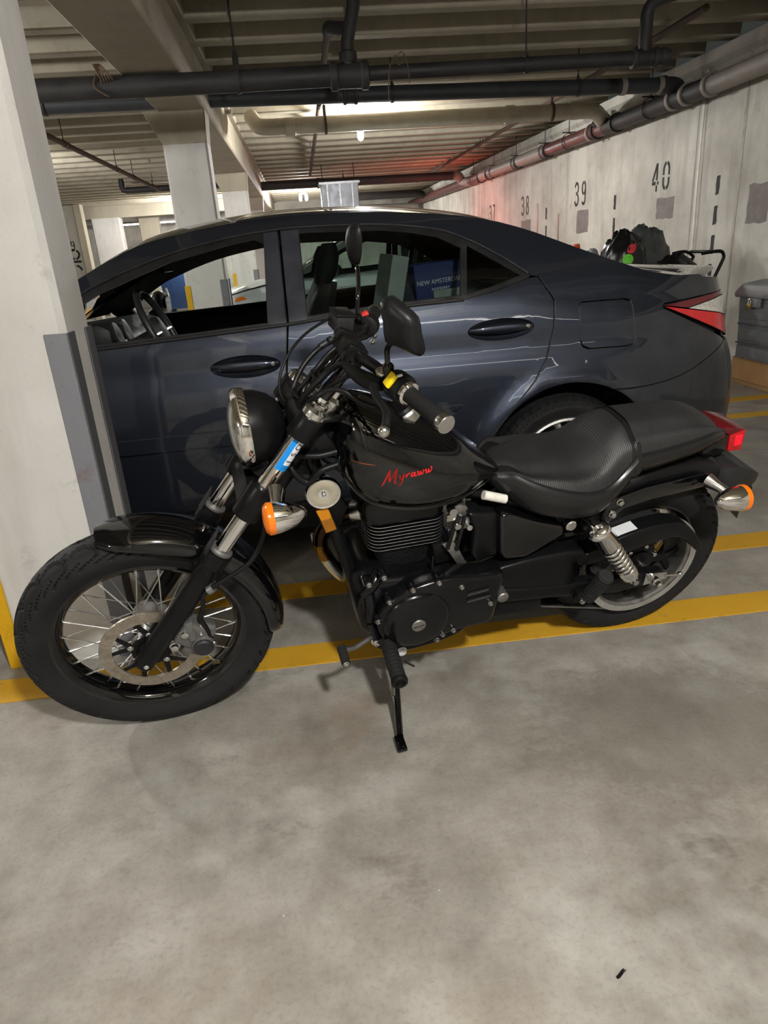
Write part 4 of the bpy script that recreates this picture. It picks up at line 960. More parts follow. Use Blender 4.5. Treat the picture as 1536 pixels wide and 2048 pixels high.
b = MB(); stroke_mesh([dens([(-.45, 2.05, .02), (.1, 1.95, .03), (.42, 1.9, .015)])], b, lambda x, y, h: (.905-x*.06, tank_y(.905-x*.06, .77+y*.036)+.0004+.0008*h, .77+y*.036)); b.build('scratch', 'orange_scratch', tank, sharp=20)

# ---------------- seats
ST = [(0.566, 0.722, 0.716, 0.7, 0.02), (0.556, 0.728, 0.722, 0.69, 0.048), (0.535, 0.724, 0.718, 0.674, 0.078), (0.5, 0.735, 0.729, 0.646, 0.108), (0.45, 0.729, 0.712, 0.614, 0.138), (0.4, 0.732, 0.695, 0.597, 0.157), (0.35, 0.73, 0.682, 0.587, 0.168), (0.3, 0.729, 0.672, 0.582, 0.171), (0.25, 0.748, 0.67, 0.583, 0.165), (0.21, 0.786, 0.686, 0.6, 0.154), (0.175, 0.804, 0.715, 0.64, 0.143), (0.15, 0.804, 0.742, 0.69, 0.136)]
PT = [(0.15, 0.812, 0.742, 0.682, 0.13), (0.1, 0.812, 0.742, 0.68, 0.127), (0.02, 0.811, 0.749, 0.69, 0.122), (-0.06, 0.805, 0.757, 0.702, 0.114), (-0.11, 0.786, 0.76, 0.712, 0.102), (-0.15, 0.762, 0.752, 0.716, 0.086), (-0.18, 0.735, 0.738, 0.712, 0.062), (-0.197, 0.712, 0.724, 0.708, 0.03)]
def seat_parts(tab, name, n=30, mats=('seat_vinyl', 'seat_ribbed')):
    xs_ = sorted(t[0] for t in tab); srt = sorted(tab)
    f = lambda x, i: sinterp([(t[0], t[i]) for t in srt], x)
    side, top = [], []
    for k in range(n+1):
        x = lerp(tab[0][0], tab[-1][0], k/n); zt, zs, zb, w_ = (f(x, i) for i in (1, 2, 3, 4))
        ht = cr([(0, zt), (w_*.35, zt-.003), (w_*.62, zt-.014-(zt-zs)*.12), (w_*.80, lerp(zt, zs, .55)), (w_*.90, zs)], 4)
        hs = cr([(w_*.90, zs), (w_*.985, zs-(zs-zb)*.18), (w_*1.0, zs-(zs-zb)*.45), (w_*.93, zs-(zs-zb)*.78), (w_*.80, zb), (w_*.35, zb)], 4)
        top.append([V(x, -p.x, p.y) for p in reversed(ht)]+[V(x, p.x, p.y) for p in ht[1:]])
        L = [V(x, p.x, p.y) for p in hs]; side.append(L+[V(x, -p.y, p.z) for p in reversed(L)])
    o = MB().loft(side, True, True, True).build(name, mats[0], bike, sharp=60)
    bt = MB().loft([[p+V(0, 0, .0012) for p in r] for r in top], False, False, False)
    bt.build('seat_panel', mats[1], o, sharp=60)
    for s in (1, -1): MB().tube([(r[-1] if s > 0 else r[0])+V(0, s*.001, .001) for r in top], .0022, 6).build('seam', 'seat_vinyl', o)
    return o
seat = seat_parts(ST, 'rider_seat'); pill = seat_parts(PT, 'pillion_seat', 22)
b = MB(); rings = []
for x, e in ((.164, 1.006), (.158, 1.016), (.142, 1.016), (.136, 1.008)):
    zt, zs, zb, w_ = .8085, .735, .68, .135
    h = cr([(0, zt), (w_*.35, zt-.003), (w_*.62, zt-.022), (w_*.80, lerp(zt, zs, .55)), (w_*.92, zs), (w_*1.0, zs-.03), (w_*.93, zb)], 4)
    zc = .76; full = [V(x, p.x*e, zc+(p.y-zc)*e) for p in h]; rings.append([V(x, -p.y, p.z) for p in reversed(full)]+full[1:])
inner = [[p+V(0, -p.y*.05, -.004) for p in r] for r in reversed(rings)]
b.loft(rings+inner, False, False, False).build('seat_strap', 'seat_vinyl', pill)

# ---------------- rear fender, tail, rails
path = cr([(.26, .585), (.18, .625), (.10, .652), (.02, .668), (-.06, .671), (-.14, .654), (-.22, .619), (-.30, .572), (-.335, .548)], 4); rings = []
for i, p in enumerate(path):
    q = path[min(i+1, len(path)-1)]-path[max(i-1, 0)]; t = q.normalized(); nx, nz = -t.y, t.x
    if nz < 0: nx, nz = -nx, -nz
    w_ = .092; out = [(-.075, w_), (-.045, w_), (-.018, w_*.94), (-.004, w_*.70), (0, w_*.3), (0, -w_*.3), (-.004, -w_*.70), (-.018, -w_*.94), (-.045, -w_), (-.075, -w_)]
    inn = [(h-.003, y*.96) for h, y in reversed(out)]
    rings.append([V(p.x+nx*h, y, p.y+nz*h) for h, y in out+inn])
rf = MB().loft(rings).build('rear_fender', 'satin_black', bike, sharp=50)
MB().loft([[V(x, s*y, z) for s, x, z, y in ((1, a, b1, w1), (1, a, b0, w1*.95), (-1, a, b0, w1*.95), (-1, a, b1, w1))] for a, b1, b0, w1 in ((-.175, .622, .575, .094), (-.235, .632, .532, .096), (-.30, .604, .522, .090), (-.345, .575, .542, .074), (-.354, .564, .550, .055))]).build('fender_tip', 'grey_plastic', rf, bevel=.006)
RAIL = [(.190, .602), (.088, .626), (-.087, .641), (-.118, .636), (-.132, .613), (-.108, .592), (.060, .577), (.150, .560), (.185, .520), (.215, .545)]
for s in (1, -1):
    r_ = plate(RAIL, s*.098, s*.114, 'fender_rail', 'gloss_black', bike, .005)
    for p in ((.165, .593), (.181, .554)): bolt((p[0], s*.114, p[1]), (0, s, 0), .008, .014, r_, 'worn_chrome')
plate([(-.150, .560), (-.210, .562), (-.213, .500)], .168, .171, 'plate_bracket', 'grey_plastic', rf, .001)
th = MB().prism([(x, -.052, z) for x, z in ((-.105, .722), (-.150, .732), (-.205, .718), (-.213, .662), (-.150, .645), (-.100, .68))], (0, .104, 0)).build('tail_lamp', 'gloss_black', bike, bevel=.004)
MB().prism([(x, -.055, z) for x, z in ((-.148, .740), (-.190, .748), (-.257, .730), (-.206, .718))], (0, .110, 0)).build('lens_top', 'red_lens_dark', th, bevel=.005)
MB().prism([(x, -.054, z) for x, z in ((-.206, .719), (-.257, .729), (-.266, .658), (-.215, .662))], (0, .108, 0)).build('lens', 'red_lens', th, bevel=.004)
MB().box((-.241, .0545, .697), (.024, .002, .034), Matrix.Rotation(rad(6), 3, 'Y')).build('lens_window', 'red_lens_bright', th, bevel=.0008, seg=1)
MB().box((-.262, 0, .697), (.003, .09, .045), Matrix.Rotation(rad(-6), 3, 'Y')).build('lens_back', 'red_lens_bright', th, bevel=.001, seg=1)
b = MB(); b.cyl((-.12, .045, .690), (-.125, .062, .692), .010, 14); b.build('plug', 'satin_black', th)

# ---------------- engine
def rrect(cx, hx, hy, r, z, n=5):
    P = []
    for sx, sy, a0 in ((1, 1, 0), (-1, 1, 90), (-1, -1, 180), (1, -1, 270)):
        for k in range(n+1):
            a = rad(a0+90*k/n); P.append(V(cx+sx*(hx-r)+r*math.cos(a), sy*(hy-r)+r*math.sin(a), z))
    return P
cylr = MB().loft([rrect(.78, .060, .055, .03, .43), rrect(.78, .066, .060, .03, .53), rrect(.78, .085, .068, .03, .545), rrect(.78, .09, .07, .03, .64)]).build('cylinder', 'matte_black', bike)
def fin(z, hx, hy, r, t, bright):
    b = MB(); b.loft([rrect(.78, hx-.0015, hy-.0015, r, z), rrect(.78, hx, hy, r, z+t*.3), rrect(.78, hx, hy, r, z+t*.7), rrect(.78, hx-.0015, hy-.0015, r, z+t)])
    o = b.build('fin', 'engine_black', cylr)
    if True:
        o.data.materials.append(M['fin_bright' if bright else 'fin_dark'])
        for p in o.data.polygons:
            if abs(p.normal.z) < .8: p.material_index = 1
for k in range(8): fin(.541+k*.0108, .106, .090, .035, .0034, True)
for k in range(13):
    t = k/12; fin(.452+k*.0066, lerp(.066, .085, t), lerp(.062, .078, t), .03, .0028, False)
head = MB().loft([rrect(.785, .108, .092, .035, .628), rrect(.787, .113, .096, .038, .640), rrect(.79, .112, .096, .038, .685), rrect(.79, .102, .088, .035, .705)]).build('cylinder_head', 'engine_black', bike)
case = MB().prism([(x, -.145, z) for x, z in ((.905, .455), (.88, .478), (.82, .468), (.72, .462), (.66, .455), (.59, .43), (.575, .30), (.62, .235), (.74, .205), (.86, .222), (.925, .30), (.935, .40))], (0, .275, 0)).build('crankcase', 'engine_black', bike, bevel=.025, seg=4)
LC = cr([(.525, .455), (.60, .466), (.68, .477), (.75, .474), (.815, .455), (.862, .420), (.886, .370), (.882, .315), (.855, .272), (.80, .250), (.735, .252), (.67, .272), (.60, .277), (.548, .284), (.534, .33), (.528, .40)], 3, True)
lc = MB().loft([[V(p.x+(p.x-.70)*e, y, p.y+(p.y-.37)*e) for p in LC] for y, e in ((.115, .0), (.158, .0), (.168, -.02), (.174, -.06), (.176, -.12))]).build('side_cover', 'engine_black', case, sharp=50)
MB().lathe([(.099, .150), (.097, .172), (.0925, .182), (.086, .188), (.078, .191), (.05, .1915), (.004, .192)], (.776, 0, .352), (0, 1, 0), 64).build('generator_cover', 'engine_black', case)
md = MB().lathe([(.0205, .188), (.0205, .1945), (.0185, .1965), (.003, .197)], (.776, 0, .346), (0, 1, 0), 36).build('cover_plug', 'dull_alloy', case)
MB().box((.776, .1972, .346), (.030, .001, .002), Matrix.Rotation(rad(12), 3, 'Y')).build('plug_slot', 'matte_black', case)
for p in ((.864, .150, .505), (.853, .166, .430), (.790, .172, .463), (.718, .174, .474), (.652, .174, .444), (.560, .174, .361), (.697, .172, .274), (.666, .174, .285), (.712, .168, .254), (.884, .165, .365), (.905, .150, .490)):
    bb = MB().cyl((p[0], p[1]-.03, p[2]), (p[0], p[1]+.003, p[2]), .0115, 14).build('bolt_boss', 'engine_black', case, bevel=.002)
    bolt((p[0], p[1]+.003, p[2]), (0, 1, 0), .0052, .009, case, 'steel')
for (z0, x0, x1) in ((.416, .632, .570), (.391, .630, .563)):
    MB().tube([(x0, .1745, z0-.002), (x1, .1745, z0+.004)], .0085, 12, flat=.25).build('dark_slot', 'matte_black', case)  # black strip lies on the cover, the slot's shade is put into its colour
    MB().tube([(x0, .1758, z0-.011), (x1, .1758, z0-.005)], .0012, 6).build('slot_edge', 'dull_alloy', case)
b = MB()
b.tube(cr([(.905, .09, .47), (.90, .12, .44), (.897, .135, .40), (.90, .14, .35)], 4), .016, 12); b.tube(cr([(.865, .10, .478), (.885, .12, .46), (.912, .12, .43)], 4), .018, 12)
b.build('case_ribs', 'engine_black', case)
MB().tube([(.722, .13, .478), (.716, .115, .515)], .0028, 8).build('cable_stay', 'engine_black', case)
MB().tube([(.90, .148, .345), (.885, .152, .285)], [.008, .012], 12).build('clutch_arm', 'engine_black', case)
# carburettor and its linkage
cb = MB(); cb.cyl((.70, .02, .632), (.59, .02, .625), .034, 20); cb.cyl((.648, .03, .655), (.648, .03, .560), .030, 20); cb.box((.648, .045, .640), (.07, .05, .035)); cb.cyl((.64, .06, .63), (.64, .095, .63), .026, 20)
carb = cb.build('carburettor', 'dull_alloy', bike, bevel=.004)
b = MB(); b.cyl((.664, .085, .648), (.664, .112, .648), .011, 14); b.box((.667, .105, .628), (.026, .006, .020)); b.box((.662, .108, .575), (.020, .006, .045), Matrix.Rotation(rad(8), 3, 'Y')); b.cyl((.652, .10, .605), (.652, .122, .605), .009, 12); b.cyl((.615, .09, .585), (.615, .115, .590), .008, 12); b.cyl((.600, .07, .612), (.595, .11, .612), .010, 12)
b.build('carb_fittings', 'worn_chrome', carb)
MB().cyl((.632, .085, .60), (.632, .10, .60), .022, 18).build('throttle_wheel', 'galvanised', carb)
for pts in ([(.643, .105, .629), (.663, .116, .591), (.676, .118, .535)], [(.629, .105, .626), (.640, .116, .586), (.650, .118, .525)]): MB().tube(cr(pts, 5), .0055, 8).build('throttle_cable', 'hose_rubber', carb)
MB().tube(cr([(.70, .06, .665), (.66, .08, .66), (.62, .06, .655), (.58, .04, .64)], 5), .008, 10).build('fuel_hose', 'hose_rubber', carb)
plate([(.690, .548), (.657, .550), (.640, .520), (.612, .462), (.640, .466), (.668, .515)], .105, .112, 'cable_bracket', 'dull_alloy', carb, .001)
plate([(.71, .53), (.675, .535), (.65, .47), (.70, .465)], .06, .095, 'motor_cover', 'matte_black', bike, .006)
# air box and side panel
plate([(.625, .640), (.534, .622), (.520, .480), (.585, .462), (.605, .50), (.604, .586)], -.09, .118, 'air_box', 'satin_black', bike, .012, 3)
plate([(.542, .628), (.520, .634), (.430, .590), (.340, .556), (.336, .525), (.400, .492), (.445, .468), (.510, .474), (.530, .50)], .07, .138, 'side_panel', 'gloss_black', bike, .014, 4)
plate([(.542, .628), (.520, .634), (.430, .590), (.340, .556), (.336, .525), (.400, .492), (.445, .468), (.510, .474), (.530, .50)], -.138, -.07, 'side_panel', 'gloss_black', bike, .014, 4)
MB().lathe([(.006, .10), (.016, .132), (.0165, .140), (.013, .143), (.004, .143)], (.322, 0, .556), (0, 1, 0), 24).build('lock', 'worn_chrome', bike)
MB().tube([(.578, .098, .679), (.515, .104, .658)], .0125, 16).build('white_sleeve', 'white_sleeve', bike)
# ---------------- belt drive, swing arm, guards
plate([(.585, .425), (.511, .448), (.437, .457), (.329, .460), (.262, .456), (.235, .420), (.288, .412), (.272, .33), (.350, .322), (.499, .362), (.525, .38)], .075, .138, 'front_belt_guard', 'satin_black', bike, .010, 3)
BGU = cr([(.285, .425), (.245, .438), (.19, .458), (.139, .477), (.09, .488), (.042, .496), (-.005, .497), (-.045, .491), (-.085, .469), (-.115, .441), (-.146, .402), (-.166, .368)], 3); BGL = cr([(-.142, .364), (-.115, .394), (-.085, .422), (-.045, .438), (.003, .435), (.099, .413), (.195, .395), (.262, .392)], 3)
bg = MB().prism([(p.x, .078, p.y) for p in BGU+BGL], (0, .058, 0)).build('belt_guard', 'satin_black', bike, bevel=.010, seg=3)
b = MB(); q = [(.150, .4740), (.088, .4885)]
b.add([(q[0][0], .085, q[0][1]+.0015), (q[1][0], .085, q[1][1]+.0015), (q[1][0], .124, q[1][1]+.0015), (q[0][0], .124, q[0][1]+.0015), (q[0][0], .085, q[0][1]-.002), (q[1][0], .085, q[1][1]-.002), (q[1][0], .124, q[1][1]-.002), (q[0][0], .124, q[0][1]-.002)], [(0, 1, 2, 3), (7, 6, 5, 4), (0, 4, 5, 1), (1, 5, 6, 2), (2, 6, 7, 3), (3, 7, 4, 0)]); tag(b.build('label_plate', 'white_sticker', bg), 'white printed label')
plate([(.525, .300), (.367, .306), (.352, .232), (.525, .240)], .09, .118, 'lower_belt_guard', 'matte_black', bike, .006)
sa = plate([(.540, .372), (.40, .350), (.27, .333), (.133, .321), (.03, .318), (-.03, .312), (-.055, .298), (-.03, .268), (.118, .258), (.26, .280), (.40, .300), (.540, .318)], .100, .142, 'swing_arm', 'satin_black', bike, .012, 3)
plate([(.540, .372), (.27, .333), (.03, .318), (-.03, .312), (-.055, .298), (-.03, .268), (.118, .258), (.26, .280), (.540, .318)], -.142, -.100, 'swing_arm', 'satin_black', bike, .012, 3)
MB().lathe([(.017, .14), (.017, .177), (.014, .180), (.003, .181)], (.522, 0, .372), (0, 1, 0), 28).build('pivot_cap', 'dull_alloy', sa)
b = MB(); b.cyl((0, -.16, .298), (0, .168, .298), .010, 14); b.build('rear_axle', 'steel', bike)
b = MB(); b.lathe([(.018, .142), (.018, .150), (.014, .151), (.014, .166), (.009, .170), (.009, .182), (.004, .186)], (0, 0, .298), (0, 1, 0), 20); b.prism([(x, .1425, z) for x, z in ((.03, .322), (-.045, .312), (-.050, .286), (.03, .275))], (0, .004, 0)); b.tube([(-.04, .146, .300), (-.095, .146, .292)], .0045, 8); b.ball((-.097, .146, .292), .009, 12); b.build('chain_adjuster', 'worn_chrome', sa)
# toothed belt
b = MB(); top_p = [V(.60, 0, .375), V(.3, 0, .43), V(0, 0, .476)]
bel = [V(.600, 0, .285), V(.45, 0, .243), V(.30, 0, .198), V(.15, 0, .155), V(.03, 0, .122)]
bel = cr(bel, 8)
b.prism([(p.x, .034, p.z) for p in bel]+[(p.x-.001, .034, p.z-.005) for p in reversed(bel)], (0, .042, 0))
for k in range(44):
    t = k/43*(len(bel)-1); i = min(int(t), len(bel)-2); p = bel[i].lerp(bel[i+1], t-i); b.box((p.x, .055, p.z+.002), (.006, .042, .005), Matrix.Rotation(rad(-16), 3, 'Y'))
b.prism([(.60, .034, .44), (.0, .034, .494), (.0, .034, .489), (.60, .034, .435)], (0, .042, 0))
db = b.build('drive_belt', 'peg_rubber', bike)
b = MB(); b.box((.20, .078, .1645), (.34, .003, .006), Matrix.Rotation(rad(-16.2), 3, 'Y')); b.build('belt_edge', 'dull_alloy', db)
# shocks
for s in (1, -1):
    A = V(.262, s*.165, .560); Bq = V(.097, s*.168, .338); d_ = (Bq-A); L = d_.length; d_.normalize()
    sk = MB().lathe([(.010, .0), (.026, .004), (.0335, .012), (.036, .020), (.034, .026), (.0325, .030), (.0315, .095), (.028, .098), (.012, .098)], A, d_, 36).build('shock_absorber', 'chrome', bike)
    x_, y_, a_ = frame(d_); P = []
    for k in range(150):
        t = k/149; P.append(A+d_*lerp(.10, L-.052, t)+(x_*math.cos(t*2*math.pi*6.5)+y_*math.sin(t*2*math.pi*6.5))*lerp(.026, .023, t))
    MB().tube(P, .0056, 10).build('coil_spring', 'chrome', sk)
    MB().lathe([(.010, .09), (.012, .092), (.012, L-.05), (.010, L-.04)], A, d_, 20).build('damper_rod', 'worn_chrome', sk)
    MB().lathe([(.012, L-.060), (.026, L-.056), (.0285, L-.045), (.0285, L-.022), (.022, L-.012), (.01, L-.006)], A, d_, 32).build('spring_seat', 'chrome', sk)
    b = MB(); b.cyl(A+V(0, -s*.05, 0), A+V(0, s*.012, 0), .017, 20); b.cyl(A+V(0, s*.012, 0), A+V(0, s*.026, 0), .010, 12); b.build('top_mount', 'worn_chrome', sk)
    b = MB(); b.cyl(Bq+V(0, -s*.03, 0), Bq+V(0, s*.010, 0), .014, 20); b.cyl(Bq+V(0, s*.010, 0), Bq+V(0, s*.024, 0), .009, 12); b.build('bottom_mount', 'worn_chrome', sk)
# ---------------- frame tubes
fr = MB().tube(cr([(1.02, 0, .84), (1.0, 0, .76), (.965, 0, .60), (.925, 0, .44), (.905, 0, .37)], 5), .0195, 16).build('frame', 'satin_black', bike)
for s in (1, -1):
    MB().tube(cr([(.915, s*.01, .41), (.89, s*.05, .32), (.862, s*.085, .225), (.83, s*.095, .185), (.76, s*.095, .172), (.62, s*.095, .20), (.545, s*.10, .30), (.53, s*.10, .40)], 5), .0145, 14).build('cradle_tube', 'satin_black', fr)
    MB().tube(cr([(1.03, s*.015, .87), (.95, s*.045, .80), (.86, s*.05, .74), (.70, s*.05, .70), (.55, s*.07, .655), (.40, s*.085, .60), (.20, s*.095, .58)], 5), .014, 14).build('top_tube', 'satin_black', fr)
MB().tube([(1.05, 0, .90), (.75, 0, .78)], .022, 14).build('backbone', 'satin_black', fr)
b = MB(); b.tube(cr([(.955, .055, .808), (.998, .060, .800), (1.02, .058, .778), (1.038, .055, .772), (1.066, .045, .805), (1.068, .02, .83)], 5), .009, 10); b.tube(cr([(.955, .05, .842), (1.0, .052, .838), (1.05, .04, .840)], 5), .0085, 10); b.tube(cr([(.99, .03, .92), (1.0, .035, .88), (1.02, .03, .82), (1.0, .03, .77)], 5), .009, 10); b.build('wiring_loom', 'hose_rubber', fr)
b = MB(); b.box((1.03, .0, .82), (.05, .05, .10)); b.box((.985, .02, .86), (.045, .05, .06), Matrix.Rotation(rad(30), 3, 'Y')); b.build('gusset', 'matte_black', fr, bevel=.008)
plate([(1.012, .70), (.955, .712), (.925, .66), (.945, .60), (.985, .60)], .015, .024, 'horn_bracket', 'satin_black', fr, .003)
hn = MB().lathe([(.020, .030), (.040, .036), (.0455, .044), (.0465, .052), (.043, .058), (.0385, .0565)], (.991, 0, .729), (.05, 1, 0), 44).build('horn', 'chrome', bike)
MB().lathe([(.039, .054), (.038, .0575), (.030, .0590), (.016, .0575), (.012, .0560), (.004, .0555)], (.991, 0, .729), (.05, 1, 0), 44).build('horn_face', 'horn_face', hn)
MB().lathe([(.0055, .055), (.0055, .062), (.003, .064)], (.991, 0, .729), (.05, 1, 0), 16).build('horn_stud', 'worn_chrome', hn)
def quad_plate(P, d, name, mat, parent): return MB().prism(P, d).build(name, mat, parent, bevel=.0015, seg=1)
ra = [(1.014, .036, .673), (.984, .036, .680), (.974, .036, .646), (1.003, .036, .640)]; rb = [(1.003, .036, .640), (.974, .036, .646), (.962, .036, .606), (.992, .036, .598)]
rfl = quad_plate(ra, (0, .012, 0), 'reflector', 'amber_reflector', bike); quad_plate(rb, (0, .011, 0), 'reflector_lower', 'amber_dark', rfl)
plate([(1.018, .68), (.978, .688), (.958, .60), (.995, .592)], .018, .036, 'reflector_bracket', 'satin_black', rfl, .003)
# ---------------- exhaust on the far side
ex = MB().tube(cr([(.875, -.03, .600), (.915, -.045, .588), (.955, -.055, .565), (.985, -.062, .525), (.992, -.068, .485)], 5), .021, 18).build('exhaust_pipe', 'heat_brown', bike)
MB().tube(cr([(.992, -.068, .487), (.988, -.075, .455), (.975, -.080, .420)], 5), .0212, 18).build('pipe_bend', 'heat_gold', ex)
MB().tube(cr([(.975, -.080, .421), (.950, -.095, .36), (.915, -.115, .30), (.86, -.135, .26), (.76, -.155, .245), (.5, -.165, .25), (.3, -.17, .265)], 5), .0205, 18).build('header_pipe', 'chrome', ex)
MB().tube([(.32, -.175, .265), (.28, -.175, .268), (-.25, -.185, .30), (-.29, -.185, .302)], [.022, .042, .045, .038], 24).build('muffler', 'chrome', ex)
b = MB(); b.tube(cr([(1.010, -.085, .505), (1.002, -.09, .45), (.975, -.105, .37), (.935, -.118, .305)], 5), .0055, 8); b.build('heat_shield', 'worn_chrome', ex)
MB().tube([(.875, -.02, .605), (.90, -.035, .598)], .030, 18).build('exhaust_flange', 'worn_chrome', ex)
# ---------------- pegs, levers, stand
def ribbed(a, b_, r, n, nm, mat, parent, g=.0042):
    a, b_ = Vector(a), Vector(b_); d = b_-a; L = d.length; pr = [(r*.6, 0)]
    for k in range(n):
        t0 = L*k/n; t1 = L*(k+1)/n; pr += [(r, t0+(t1-t0)*.1), (r, t0+(t1-t0)*.62), (r-g, t0+(t1-t0)*.70), (r-g, t0+(t1-t0)*.98)]
    pr.append((r*.9, L)); return MB().lathe(pr, a, d, 24).build(nm, mat, parent)
fp = MB().box((.862, .122, .272), (.062, .070, .040), Matrix.Rotation(rad(40), 3, 'Y')).build('footpeg_bracket', 'satin_black', bike, bevel=.008)
ribbed((.857, .160, .280), (.862, .298, .266), .0215, 11, 'peg_rubber', 'peg_rubber', fp); MB().lathe([(.0225, -.004), (.0235, .004), (.021, .010), (.014, .010), (.013, .004), (.003, .003)], (.862, .298, .266), (.03, 1, -.1), 24).build('peg_end', 'matte_black', fp)
bolt((.886, .150, .276), (0, 1, .2), .011, .016, fp, 'worn_chrome'); bolt((.868, .135, .300), (0, .3, 1), .010, .012, fp, 'dull_alloy')
b = MB(); b.box((.815, .115, .205), (.05, .03, .06)); sb = b.build('stand_bracket', 'satin_black', fp, bevel=.006); bolt((.803, .130, .190), (0, 1, 0), .012, .010, fp, 'white_sticker')
fp2 = MB().box((.862, -.122, .272), (.062, .070, .040), Matrix.Rotation(rad(40), 3, 'Y')).build('footpeg_bracket', 'satin_black', bike, bevel=.008); ribbed((.857, -.160, .280), (.862, -.298, .266), .0215, 13, 'peg_rubber', 'peg_rubber', fp2)
MB().tube(cr([(.88, -.15, .27), (.93, -.17, .30), (.965, -.18, .36)], 4), .009, 10).build('brake_pedal', 'satin_black', fp2); MB().box((.968, -.185, .372), (.05, .06, .02), Matrix.Rotation(rad(50), 3, 'Y')).build('pedal_pad', 'peg_rubber', fp2, bevel=.006)
sl = MB().tube(cr([(.895, .150, .292), (.915, .165, .302), (.950, .185, .305), (.980, .200, .318), (.992, .205, .325)], 5), .0075, 12).build('shift_lever', 'dull_alloy', bike); ribbed((.994, .196, .327), (.994, .252, .322), .0125, 6, 'lever_rubber', 'peg_rubber', sl, .002); bolt((.994, .252, .322), (0, 1, -.1), .006, .006, sl, 'chrome')
ks = MB().tube(cr([(.818, .118, .196), (.838, .19, .158), (.858, .28, .128), (.874, .352, .110)], 5), .0095, 14).build('kickstand', 'gloss_black', bike)
zf = lambda y: y*math.tan(rad(14.8))
b = MB(); b.add([(.862, .345, zf(.345)+.001), (.892, .345, zf(.345)+.001), (.896, .405, zf(.405)+.001), (.866, .405, zf(.405)+.001), (.864, .347, zf(.345)+.016), (.890, .347, zf(.345)+.016), (.894, .402, zf(.405)+.010), (.868, .402, zf(.405)+.010)], [(0, 1, 2, 3), (7, 6, 5, 4), (0, 4, 5, 1), (1, 5, 6, 2), (2, 6, 7, 3), (3, 7, 4, 0)]); b.build('stand_foot', 'gloss_black', ks, bevel=.004)
MB().tube([(.845, .17, .185), (.862, .25, .150)], .006, 10).build('stand_spring', 'steel', ks); MB().tube([(.80, .15, .165), (.775, .17, .158)], .003, 8).build('stand_tang', 'satin_black', ks)
PPEG = ((.230, .158, .288), (.220, .206, .408))
pp = MB().box((.243, .148, .292), (.05, .03, .04)).build('passenger_peg', 'satin_black', bike, bevel=.006); ribbed(PPEG[0], PPEG[1], .0235, 11, 'peg_rubber', 'peg_rubber', pp); bolt((.250, .164, .280), (0, 1, 0), .007, .008, pp, 'worn_chrome')
ribbed((.195, .118, .345), (.150, .125, .430), .019, 8, 'peg_boot', 'peg_rubber', pp, .002)
# =================================================================== CARS
WID = 1.775
RAILT = [(-3.60, .60), (-3.45, .74), (-3.0, .86), (-2.55, .945), (-2.35, .985), (-2.2, 1.062), (-1.95, 1.188), (-1.678, 1.318), (-1.43, 1.368), (-1.18, 1.394), (-.93, 1.398), (-.68, 1.388), (-.43, 1.362), (-.28, 1.334), (-.125, 1.286), (.05, 1.213), (.217, 1.146), (.375, 1.092), (.59, 1.060), (.75, 1.040), (.83, 1.022)]
BELT = [(-3.6, .62), (-2.9, .88), (-2.4, .95), (-1.82, .965), (-1.11, 1.0), (-.74, 1.030), (-.42, 1.040), (-.1, 1.035), (.3, 1.01), (.75, .985)]
QT = [(.12, .090), (.20, .052), (.27, .018), (.32, .006), (.42, .002), (.54, .0), (.62, .001), (.70, .004), (.76, .009), (.80, .016), (.83, .025), (.86, .033), (.89, .036), (.93, .040), (.98, .050), (1.05, .066)]
UE = [(.2, .80), (.3, .86), (.45, .915), (.55, .925), (.65, .905), (.745, .872), (.79, .840), (.95, .835), (1.0, .815), (1.06, .81)]
CROWN = [(-3.6, .02), (-3.0, .05), (-2.4, .05), (-1.7, .055), (-.6, .052), (0, .04), (.35, .028), (.83, .02)]
def S_(u, z):
    b = interp(BELT, u); q = sinterp(QT, min(z, b)); wd = .010 if u < -.2 else lerp(.010, .05, min(1, (u+.2)/.35))
    x = (z-b)/wd; sp = wd*(math.log1p(math.exp(x)) if x < 30 else x)
    v = q+.58*sp+.12*max(0, z-b)**2
    if u > .15: v += .30*((u-.15)/.8)**2.3
    if u < -2.9: v += .26*((-2.9-u)/.7)**2.3
    ue = interp(UE, z); rc = .17
    if u > ue-rc:
        d = min(u-(ue-rc), rc*.985); v += rc-math.sqrt(rc*rc-d*d)
    if u < -3.62+.2:
        d = min(-3.42-u, .197); v += .2-math.sqrt(.04-d*d)
    for uc in (0, -2.70):
        r = math.hypot(u-uc, z-.33)
        v -= .020*math.exp(-((r-.375)/.045)**2)
    return v
from mathutils.geometry import delaunay_2d_cdt
def with_hole(poly, hole):
    return (poly[0], poly[1]+[hole]) if isinstance(poly, tuple) else (poly, [hole])
def dense(lp, st):
    out = []
    for a, b in zip(lp, lp[1:]+lp[:1]):
        n = max(1, math.ceil(math.hypot(b[0]-a[0], b[1]-a[1])/st))
        out += [(lerp(a[0], b[0], k/n), lerp(a[1], b[1], k/n)) for k in range(n)]
    return out
def inside(lps, x, y):
    c = False
    for lp in lps:
        n = len(lp); j = n-1
        for i in range(n):
            if (lp[i][1] > y) != (lp[j][1] > y) and x < (lp[j][0]-lp[i][0])*(y-lp[i][1])/(lp[j][1]-lp[i][1])+lp[i][0]: c = not c
            j = i
    return c
